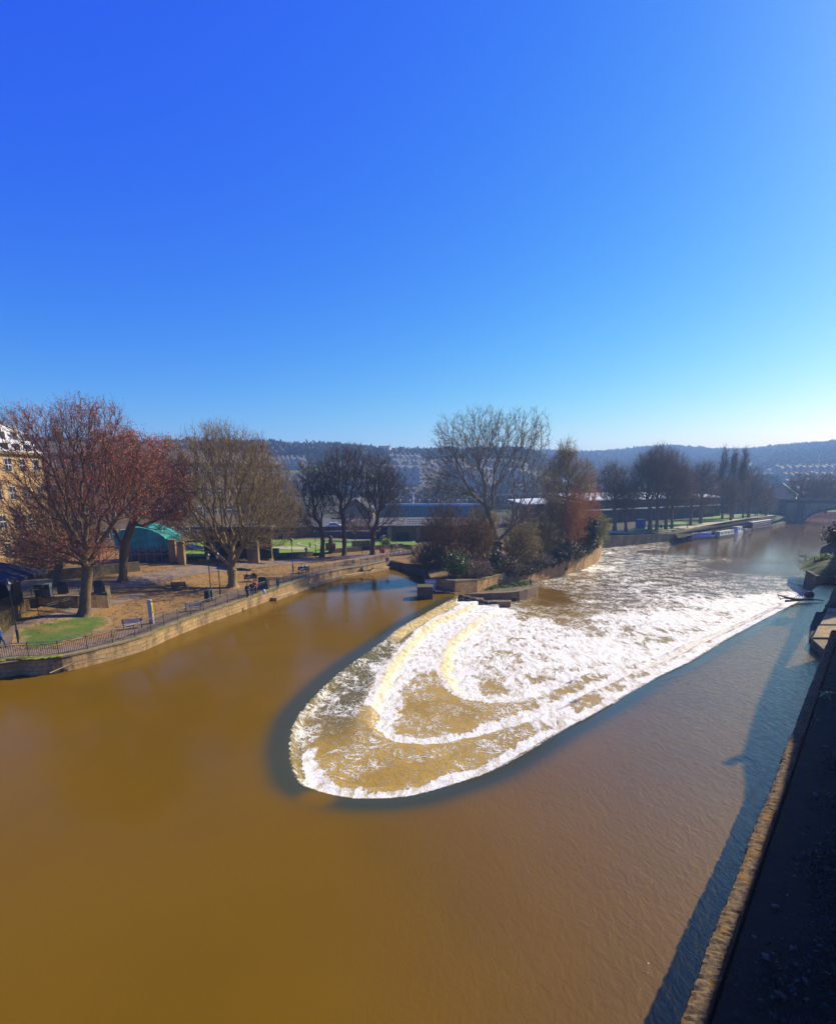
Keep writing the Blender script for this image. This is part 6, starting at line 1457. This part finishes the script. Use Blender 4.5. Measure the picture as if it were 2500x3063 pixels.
put2(HC,1155,700,R(-10),'long white mansion standing alone among the trees high on the near hill')
# gabled roofs by the bridge end
gable('bridge_end_house',2335,1480,262,12,14,5,M['housewall'],'slate-roofed gabled house just behind the left end of the bridge',rz=R(-35),base=2)
gable('bridge_end_house',2375,1484,275,16,10,4,M['shadestone'],'long dark-roofed house behind the bridge parapet',rz=R(-35),base=2)
far_tree(2392,1535,[(2400,1450,42,36,2),(2430,1470,35,28,1)],[(2393,1500),(2395,1480)],'dark spreading tree behind the bridge parapet, left one',95,700,.5,group='trees behind the bridge')
far_tree(2470,1535,[(2475,1455,45,34,2)],[(2470,1500),(2471,1480)],'dark spreading tree behind the bridge parapet, right one',96,700,.5,group='trees behind the bridge')
# ---- woodland over the hills: thousands of small bare crowns, one mass
def woodland(name,pts,mat,size,seed,label=None,per=46,fl=.13):
    g=np.random.default_rng(seed); n=len(pts); P=np.array(pts)
    S=size*g.uniform(.7,1.35,(n,1)); C=np.repeat(P,per,0); SS=np.repeat(S,per,0)
    d=g.normal(size=(n*per,3)); d/=np.linalg.norm(d,axis=1,keepdims=True); d[:,2]=np.abs(d[:,2])*1.0-.15
    q=g.random((n*per,1))**.5
    root=C+np.array([0,0,1])*SS*.55+d*SS*q*.45*np.array([1,1,.8]); tip=root+(d*.8+np.array([0,0,.08])+g.normal(size=d.shape)*.35)*SS*.2
    side=np.cross(d,g.normal(size=d.shape)); side/=np.linalg.norm(side,axis=1,keepdims=True)+1e-9; w_=SS*fl
    V=np.stack([root-side*w_*.5,root+side*w_*.5,tip+side*w_*.45,tip-side*w_*.25],1).reshape(-1,3)
    o=mesh_np(name,V,[np.arange(n*per*4).reshape(-1,4)],mat); tag(o,label,None,None,'stuff'); return o
def scatter_woods(n,azr,rr_,seed,rects=True,dens=None):
    g=np.random.default_rng(seed); az=np.radians(g.uniform(*azr,n)); r=np.sqrt(g.uniform(rr_[0]**2,rr_[1]**2,n)); X=r*np.sin(az);Y=r*np.cos(az); Z=landz(X,Y)
    keep=np.ones(n,bool)
    for i in range(n):
        p=pj(X[i],Y[i],Z[i]); 
        if not(-60<p[0]<2560): keep[i]=False; continue
        for x0,y0,x1,y1,k in GREEN_RECTS:
            if x0<p[0]<x1 and y0-3<p[1]<y1+(22 if k==1 else 3) and g.random()<(.93 if k==1 else .72): keep[i]=False
    m=keep
    HP=np.array([[o.location.x,o.location.y] for o in bpy.data.objects if o.name.startswith('hillside_house')])
    hr_=np.hypot(HP[:,0],HP[:,1]); ha=np.arctan2(HP[:,0],HP[:,1])
    for i in range(n):
        if keep[i]:
            dr_=hr_-r[i]; da=np.abs(ha-az[i])*r[i]
            if ((dr_>-14)&(dr_<(60 if hr_.max()>0 else 0))&(da<9)).any(): keep[i]=False
    if dens is not None: m&=(fbm(X,Y,1/70.,33,3)>dens)
    return np.stack([X[m],Y[m],Z[m]],1)
M['wood1']=pm('bare_woodland',(.115,.088,.060),(.065,.052,.038),.02,.95); M['wood2']=pm('bare_woodland_far',(.10,.08,.06),(.06,.05,.04),.01,.95); M['wood3']=pm('evergreen_clumps',(.035,.055,.02),(.02,.03,.014),.02,.95)
woodland('near_hill_woodland',scatter_woods(9000,(-42,17),(560,1000),1),M['wood1'],12,1,per=64)
woodland('near_hill_hedgerows',scatter_woods(2600,(-40,40),(330,620),2,dens=.47),M['wood1'],8,2,per=60)
woodland('far_hill_woodland',scatter_woods(12000,(5,42),(880,1800),3),M['wood2'],15,3,per=44)
woodland('evergreen_clumps',scatter_woods(420,(-40,42),(450,1200),4,dens=.5),M['wood3'],11,4,per=60)
woodland('ground_scrub',scatter_woods(900,(-3,22),(255,345),8),M['wood1'],6,8,per=50)
woodland('garden_trees',scatter_woods(1500,(24,42),(420,900),6,dens=.42),M['wood1'],6,6,per=34)
# ================================================================ RIGHT BANK, NEAR TERRACE, HAZE
M['dirtdark']=pm('dark_mossy_soil',(.018,.012,.004),(.008,.006,.002),5,.95,.05,c3=(.012,.014,.002),s3=1.2)
M['copnear']=pm('rough_lichened_coping',(.19,.12,.05),(.05,.033,.015),7,.95,.05,detail=10,c3=(.17,.085,.015),s3=2.2)
M['lichen']=pm('orange_lichen_slab',(.22,.19,.12),(.14,.12,.08),5,.9,.02,detail=8,c3=(.45,.20,.02),s3=1.8)
M['nearwall']=masonry('terrace_wall_stone',(.16,.12,.07),(.2,.15,.09),(.08,.06,.04),.8,.35,(.05,.04,.03),(.48,.65))
HW=2.5; DW=-1.65
S0,S1=-14,54.5
rt=strip_wall('terrace_wall',[sd(S0,DW),sd(S1,DW)],-1.5,[HW-.25]*2,M['nearwall'],thick=-.4 if 0 else .4,side=-1)
tag(rt,'long dark terrace wall with sunlit rough coping edge running along the near right bank','wall')
g=np.random.default_rng(12)
k=0; s=S0; 
while s<S1:
    l=g.uniform(1.6,3.4); e=min(S1,s+l); nn_=26; 
    mb=MB(); w0=.0; jitter=g.uniform(-.03,.03)
    X_=np.linspace(s+.004,e-.004,nn_); outr=[(x_,DW-.08+jitter+g.uniform(-.025,.025)) for x_ in X_]; zt0=HW+g.uniform(-.02,.02)
    V=[];F=[]
    cols=(0,.04,.15,.28,.44)
    for i,(x_,d_) in enumerate(outr):
        for j,c_ in enumerate(cols): 
            q=sd(x_,d_+c_); V.append((q[0],q[1],(HW-.27) if j==0 else zt0+g.uniform(-.035,.03)-(.04 if j==1 else 0)))
    m_=len(cols)
    for i in range(nn_-1):
        for j in range(m_-1): b=i*m_+j; F.append((b,b+1,b+m_+1,b+m_))
    F.append(tuple(range(m_))); F.append(tuple(range((nn_-1)*m_,nn_*m_))[::-1])
    mb.add(V,F).build('coping_stone',M['copnear'],rt); s=e; k+=1
# terrace ground behind the coping
xs_=np.arange(S0,S1+.1,.25); ds_=np.arange(DW+.5,DW+8,.25); SS_,DD_=np.meshgrid(xs_,ds_); SS_=SS_.ravel();DD_=DD_.ravel()
X_=SS_*SA+DD_*CA; Y_=SS_*CA-DD_*SA; Z_=HW-.06+.10*(fbm(X_,Y_,1.3,41,4)-.5)+.02*DD_
nx_=len(xs_); ny_=len(ds_); i_=np.arange((ny_-1)*nx_).reshape(ny_-1,nx_)[:,:-1].ravel()
o=mesh_np('terrace_ground',np.stack([X_,Y_,Z_],1),[np.stack([i_,i_+1,i_+nx_+1,i_+nx_],1)],M['dirtdark'],smooth=True); o['kind']='structure'
# rubble and weeds on the terrace
for lb,nm,mt,cnt,rad in (('loose pale stones','loose_stone',M['concrete'],34,(.05,.16)),):
    protos=[]
    for q in range(3):
        m=MB().sphere((0,0,0),1,7,5,(1,.7,.35)); m.v=[(a+random.uniform(-.16,.16),b+random.uniform(-.14,.14),c+random.uniform(-.07,.07)) for a,b,c in m.v]; o=m.build(nm,pm('pale_rubble',(.13,.11,.08),(.09,.075,.05),9,.9)); tag(o,'pale flat loose stone lying on the dark terrace','stone','loose stones on the terrace'); protos.append(o)
    for q in range(cnt):
        o=protos[q] if q<3 else protos[q%3].copy()
        if q>=3: COL.objects.link(o)
        s=random.uniform(8.5,36); d=random.uniform(-1.1,1.2); p=sd(s,d); sc=random.uniform(*rad); o.location=(p[0],p[1],HW+.02); o.scale=(sc,sc,sc); o.rotation_euler=(random.uniform(-.3,.3),random.uniform(-.3,.3),random.uniform(0,6))
# low ivy and weeds as ground cover
c=[]
for q in range(34):
    s=random.uniform(9,40); d=random.uniform(-.3,1.8)
    for j in range(170): c.append((*sd(s+random.gauss(0,.6),d+random.gauss(0,.35)),HW+.02+abs(random.gauss(0,.10))))
c=np.array(c); a_=g.normal(size=c.shape)*.03; b_=g.normal(size=c.shape)*.03
o=mesh_np('terrace_weeds',np.stack([c-a_,c+b_,c+a_,c-b_],1).reshape(-1,3),[np.arange(len(c)*4).reshape(-1,4)],M['leaf_dark']); tag(o,None,None,None,'stuff')
# broad-leaved plant catching the sun
px_,py_=at(2466,2090,HW); pl_=empty('leafy_weed',(px_,py_,HW),0,'single broad-leaved sunlit weed growing on the dark terrace at the right edge','plant')
lm=pm('pale_green_leaf',(.32,.36,.10),(.22,.28,.06),8,.5); ly=pm('yellowing_leaf',(.5,.30,.03),(.4,.2,.02),6,.5)
MB().tube([(0,0,0),(.02,0,.25),(0,.03,.45)],[.02,.012,.006],6).build('stem',lm,pl_)
for q in range(9):
    a=q*2.4; L_=.34+.05*(q%3); tip=Vector((math.cos(a),math.sin(a),.35 if q%2 else -.3))
    V=[];F=[]
    for i in range(7):
        t=i/6; cpt=Vector((0,0,.28+.02*q))+Vector((tip.x,tip.y,0))*L_*t+Vector((0,0,tip.z*L_*t-.35*L_*t*t)); w_=.075*math.sin(math.pi*min(1,t*.97+.03)); sd_=Vector((-tip.y,tip.x,0))
        V+=[(cpt-sd_*w_)[:],(cpt+Vector((0,0,-.015)))[:],(cpt+sd_*w_)[:]]
    for i in range(6):
        for j in range(2): F.append((i*3+j,i*3+j+1,i*3+j+4,i*3+j+3))
    MB().add(V,F).build('leaf',ly if q in (3,7) else lm,pl_,True)
# lichened slabs on the projecting buttress
bt_=empty('buttress',(0,0,0),0,'projecting stone buttress carrying two orange-lichened slabs at the right edge','buttress')
A_=sd(59.0,-3.25);B_=sd(62.5,-3.6);C_=sd(66.0,-3.3)
q=[at(2430,1908,.9),at(2447,1873,.9),at(2560,1873,.9),at(2560,1910,.9)]
strip_wall('face',[sd(53.5,-1.6),(q[0][0]+.1,q[0][1]+.3),(q[1][0]+.1,q[1][1]),at(2466,1842,.9),at(2476,1815,.9)],-2,[.78]*5,M['nearwall'],bt_,6,-1)
MB().prism(q,.72,.95).build('slab',M['lichen'],bt_,bevel=.03)
q2=[at(2452,1868,1.0),at(2466,1842,1.0),at(2580,1842,1.0),at(2580,1868,1.0)]; MB().prism(q2,.75,1.02).build('slab',M['lichen'],bt_,bevel=.03)
q3=[at(2420,1915,.2),at(2424,1868,.2),at(2440,1830,.2),at(2560,1830,.2),at(2560,1915,.2)]; MB().prism(q3,-2,.2).build('footing',M['dirtdark'],bt_,bevel=.08)
# dark grassy bank beyond
def lumpy(name,poly,z0,z1,mat,label,cat,seed,amp=.5,st=.8):
    from mathutils.geometry import delaunay_2d_cdt
    n=len(poly); xs=[p[0] for p in poly]; ys=[p[1] for p in poly]; X,Y=np.meshgrid(np.arange(min(xs),max(xs),st),np.arange(min(ys),max(ys),st)); X=X.ravel();Y=Y.ravel(); m=inside(X,Y,poly)&(seg_dist(X,Y,poly,True)>st*.4)
    P=[Vector(p) for p in poly]+[Vector(t) for t in zip(X[m],Y[m])]; r=delaunay_2d_cdt(P,[(i,(i+1)%n) for i in range(n)],[list(range(n))],1,1e-5)
    X=np.array([v.x for v in r[0]]);Y=np.array([v.y for v in r[0]]); d=seg_dist(X,Y,poly,True); Z=z0+(z1-z0)*sstep(0,2.5,d)+amp*(fbm(X,Y,.8,seed,4)-.5)*sstep(0,.6,d)
    o=mesh_np(name,np.stack([X,Y,Z],1),[np.array([f for f in r[2] if len(f)==3])],mat,smooth=True); tag(o,label,cat); return o
M['bankgrass']=pm('mossy_bank',(.055,.065,.015),(.03,.035,.01),4,.95,.06,c3=(.05,.035,.018),s3=.8)
o=lumpy('grassy_bank',[at(2412,1850,-.6),at(2440,1818,-1.0),at(2456,1790,-1.5),(75,78),(70,62),(56,50)],-1.2,1.6,M['bankgrass'],None,None,5); o['kind']='structure'
pb_=at(2432,1777,-1.7); pe=at(2432,1735,-1.7)
o=strip_wall('quay_block',[at(2560,1784,-1.7),at(2496,1780,-1.7),pb_,(pb_[0]+2.2,pb_[1]+5.5),(pb_[0]+12,pb_[1]+9)],-2.6,[.95]*5,M['darkwall'],thick=3,side=-1); tag(o,'dark square stone quay block standing in the water at the right edge','wall')
o=lumpy('mossy_slope',[(pb_[0]+.4,pb_[1]+1.5),(pb_[0]+3.5,pb_[1]+9),(pb_[0]+9,pb_[1]+17),(pb_[0]+22,pb_[1]+14),(pb_[0]+16,pb_[1]-4),(pb_[0]+4,pb_[1]-2)],.7,2.3,pm('bright_moss_slope',(.13,.17,.015),(.05,.06,.010),3,.95,.08,c3=(.05,.04,.02),s3=.9),None,None,8,1.2); o['kind']='structure'
x0_,y0_=at(2449,1668,-1.0)
zz=ztop(x0_,y0_,1640)
cb_=empty('wall_end',(x0_,y0_,-2.5),R(-40),'dark stone wall end with rounded top and small orange finial at the right edge','wall')
MB().box((4,2,(zz+2.5)/2),(8,4,zz+2.5)).build('block',M['nearwall'] if 0 else M['darkcol'],cb_,bevel=.1)
MB().add([(0,0,0),(8,0,0),(8,4,0),(0,4,0),(2,1.2,1.6),(6,1.2,1.6),(6,2.8,1.6),(2,2.8,1.6)],[(0,1,5,4),(1,2,6,5),(2,3,7,6),(3,0,4,7),(4,5,6,7)]).build('cap',M['darkconc'],cb_).location=(0,0,zz+2.5)
MB().lathe([(.3,0),(.45,.4),(.2,.8),(.3,1.1),(.05,1.5)],(4,2,zz+2.5+1.6),8).build('finial',M['pots'],cb_,True)
# bare shrub hanging over the water
b_=at(2432,1712,-1.0); bb=(b_[0]+1.0,b_[1]+.2,-.5)
bare_tree('bare_shrub',bb,None,env=env_px(bb,bb[1],[(2405,1690,28,42,1),(2395,1725,20,20,.4)]),fork=[(0,0,0),(-.3,0,.5),(-.6,0,.9)],mats=(M['bark_dark'],),label='thin leafless shrub leaning out over the water at the right edge',cat='bush',seed=201,n=60,trunk_r=.08,r0=.02,twigs=2,tl=(.4,1.0))
bb=(pb_[0]+5,pb_[1]+8,2.0)
bare_tree('bush',bb,None,env=env_px(bb,bb[1],[(2475,1690,28,24,1)]),fork=[(0,0,0),(0,0,.4),(0,0,.7)],mats=BD,label='scrubby green-brown bush on the mossy slope at the right edge',cat='bush',seed=203,n=260,trunk_r=.08,r0=.02,twigs=4,tl=(.3,.8),leaves=2600,leafmat=M['leaf_lime'],leafsize=.16)
bb=(atd(2535,1560,62)[0],62,3.0)
bare_tree('conifer',bb,None,env=[(-.4,0,5.2,1.3,1.2,1.3,1),(.6,0,5.5,1.6,1.6,2.2,1)],fork=[(0,0,0),(.3,0,2),(.6,0,4.4)],mats=BD,label='dark evergreen branch tips reaching in at the right edge above the wall end',cat='tree',seed=205,n=140,trunk_r=.15,r0=.02,twigs=5,tl=(.3,.7),leaves=2600,leafmat=M['leaf_dark'],leafsize=.26)
# driftwood on the weir's right end
dpx=at(2378,1797,.05); dw_=empty('driftwood',(dpx[0],dpx[1],.05),R(-10),'dark tangled driftwood branch stranded on the right end of the weir','driftwood')
m=MB().tube([(-2.6,-1.2,.9),(-1.2,-.5,.45),(0,0,.15),(1.5,.3,.2),(3.2,.2,.1)],[.06,.13,.16,.1,.05],7)
for q in range(12): a=random.uniform(-2.2,2.6); m.tube([(a,random.uniform(-.4,.3),.15),(a+random.uniform(-.7,.7),random.uniform(-.8,.6),random.uniform(.1,.75)),(a+random.uniform(-1.2,1.2),random.uniform(-1,.9),random.uniform(0,1.0))],[.06,.04,.02],5)
m.build('branch',M['wood_dark'],dw_,True)
m=MB().tube([(-1.3,-.5,0),(1.2,.2,.1)],[.14,.1],7); m.build('log',M['wood_dark'],dw_,True)
dpx=at(2418,1786,-.2); o=MB().sphere((0,0,0),.55,10,8,(1.2,.8,.9)).build('boulder',M['darkconc'],None,True); o.location=(dpx[0],dpx[1],.1); tag(o,'dark rounded boulder in the water just right of the stranded driftwood','boulder')
# ---- added unseen building right of the frame, roofline shaped to shade the terrace and water
M['nearwall2']=pm('plain_ashlar',(.3,.22,.13),(.24,.17,.10),1.2,.9)
D0=2.2; S_0=-8
PROF=[(-8,10.35),(33,10.35),(38,10.7),(42,11.6),(47.4,13.2),(57,14.5),(68.4,15.4),(72.9,15.8),(73,11.8),(81.5,11.8),(81.6,16.4),(88,16.9),(105,18),(118,18.6),(160,19.5)]
r=empty('shade_building',(*sd(S_0,D0),0),R(90-39.3),'added long stone building unseen right of the frame, shaped to shade the coping and water','building')
PA=[(-8,10.35),(33,10.35),(38,10.7),(42,11.6),(47.4,13.2),(57,14.5),(66,15.2)]; PB=[(83,16.5),(88,16.9),(105,18),(118,18.6),(160,19.5)]
for PROF,dp_ in ((PA,10),(PB,1.5)):
    V=[];F=[]
    for s_,h_ in PROF: x_=s_-S_0; V+=[(x_,0,0),(x_,0,h_),(x_,-dp_,h_),(x_,-dp_,0)]
    for i in range(len(PROF)-1):
        b_=i*4
        for a_,c_ in ((0,1),(1,2),(2,3)): F.append((b_+a_,b_+4+a_,b_+4+c_,b_+c_))
    F.append((0,1,2,3)); F.append(tuple(range(len(V)-4,len(V)))[::-1])
    MB().add(V,F).build('wall',M['nearwall2'],r)
# added slab over the gap: sun passes below it, water beyond stays shaded
MB().prism([(66-S_0,0),(83-S_0,0),(83-S_0,-.3),(66-S_0,-.3)],14.3,[15.2,16.3,16.3,15.2]).build('shade_slab',M['nearwall2'],r)
for i in range(50):
    if 22<=i<=29: continue
    for j_ in range(2): MB().box((2+i*3.2,.03,HW+1.8+j_*3.0),(1.1,.12,1.7)).build('window',M['window'],r)
MB().box((47.6-S_0,-.3,13.6),(.4,.4,2.2)).build('chimney',M['nearwall2'],r)  # added unseen stub that makes the small bump in the shadow edge
# ---- haze
hz=newmat('haze_air'); m,N,L,b=hz; N.remove(b); pv=N.new('ShaderNodeVolumePrincipled'); pv.inputs['Color'].default_value=(.34,.58,1.0,1); pv.inputs['Density'].default_value=.00052; pv.inputs['Anisotropy'].default_value=.25
L.new(pv.outputs[0],N['Material Output'].inputs['Volume'])
o=MB().box((0,900,62),(5200,4400,134)).build('haze',m); o.location=(0,0,0); tag(o,None,None,None,'stuff')
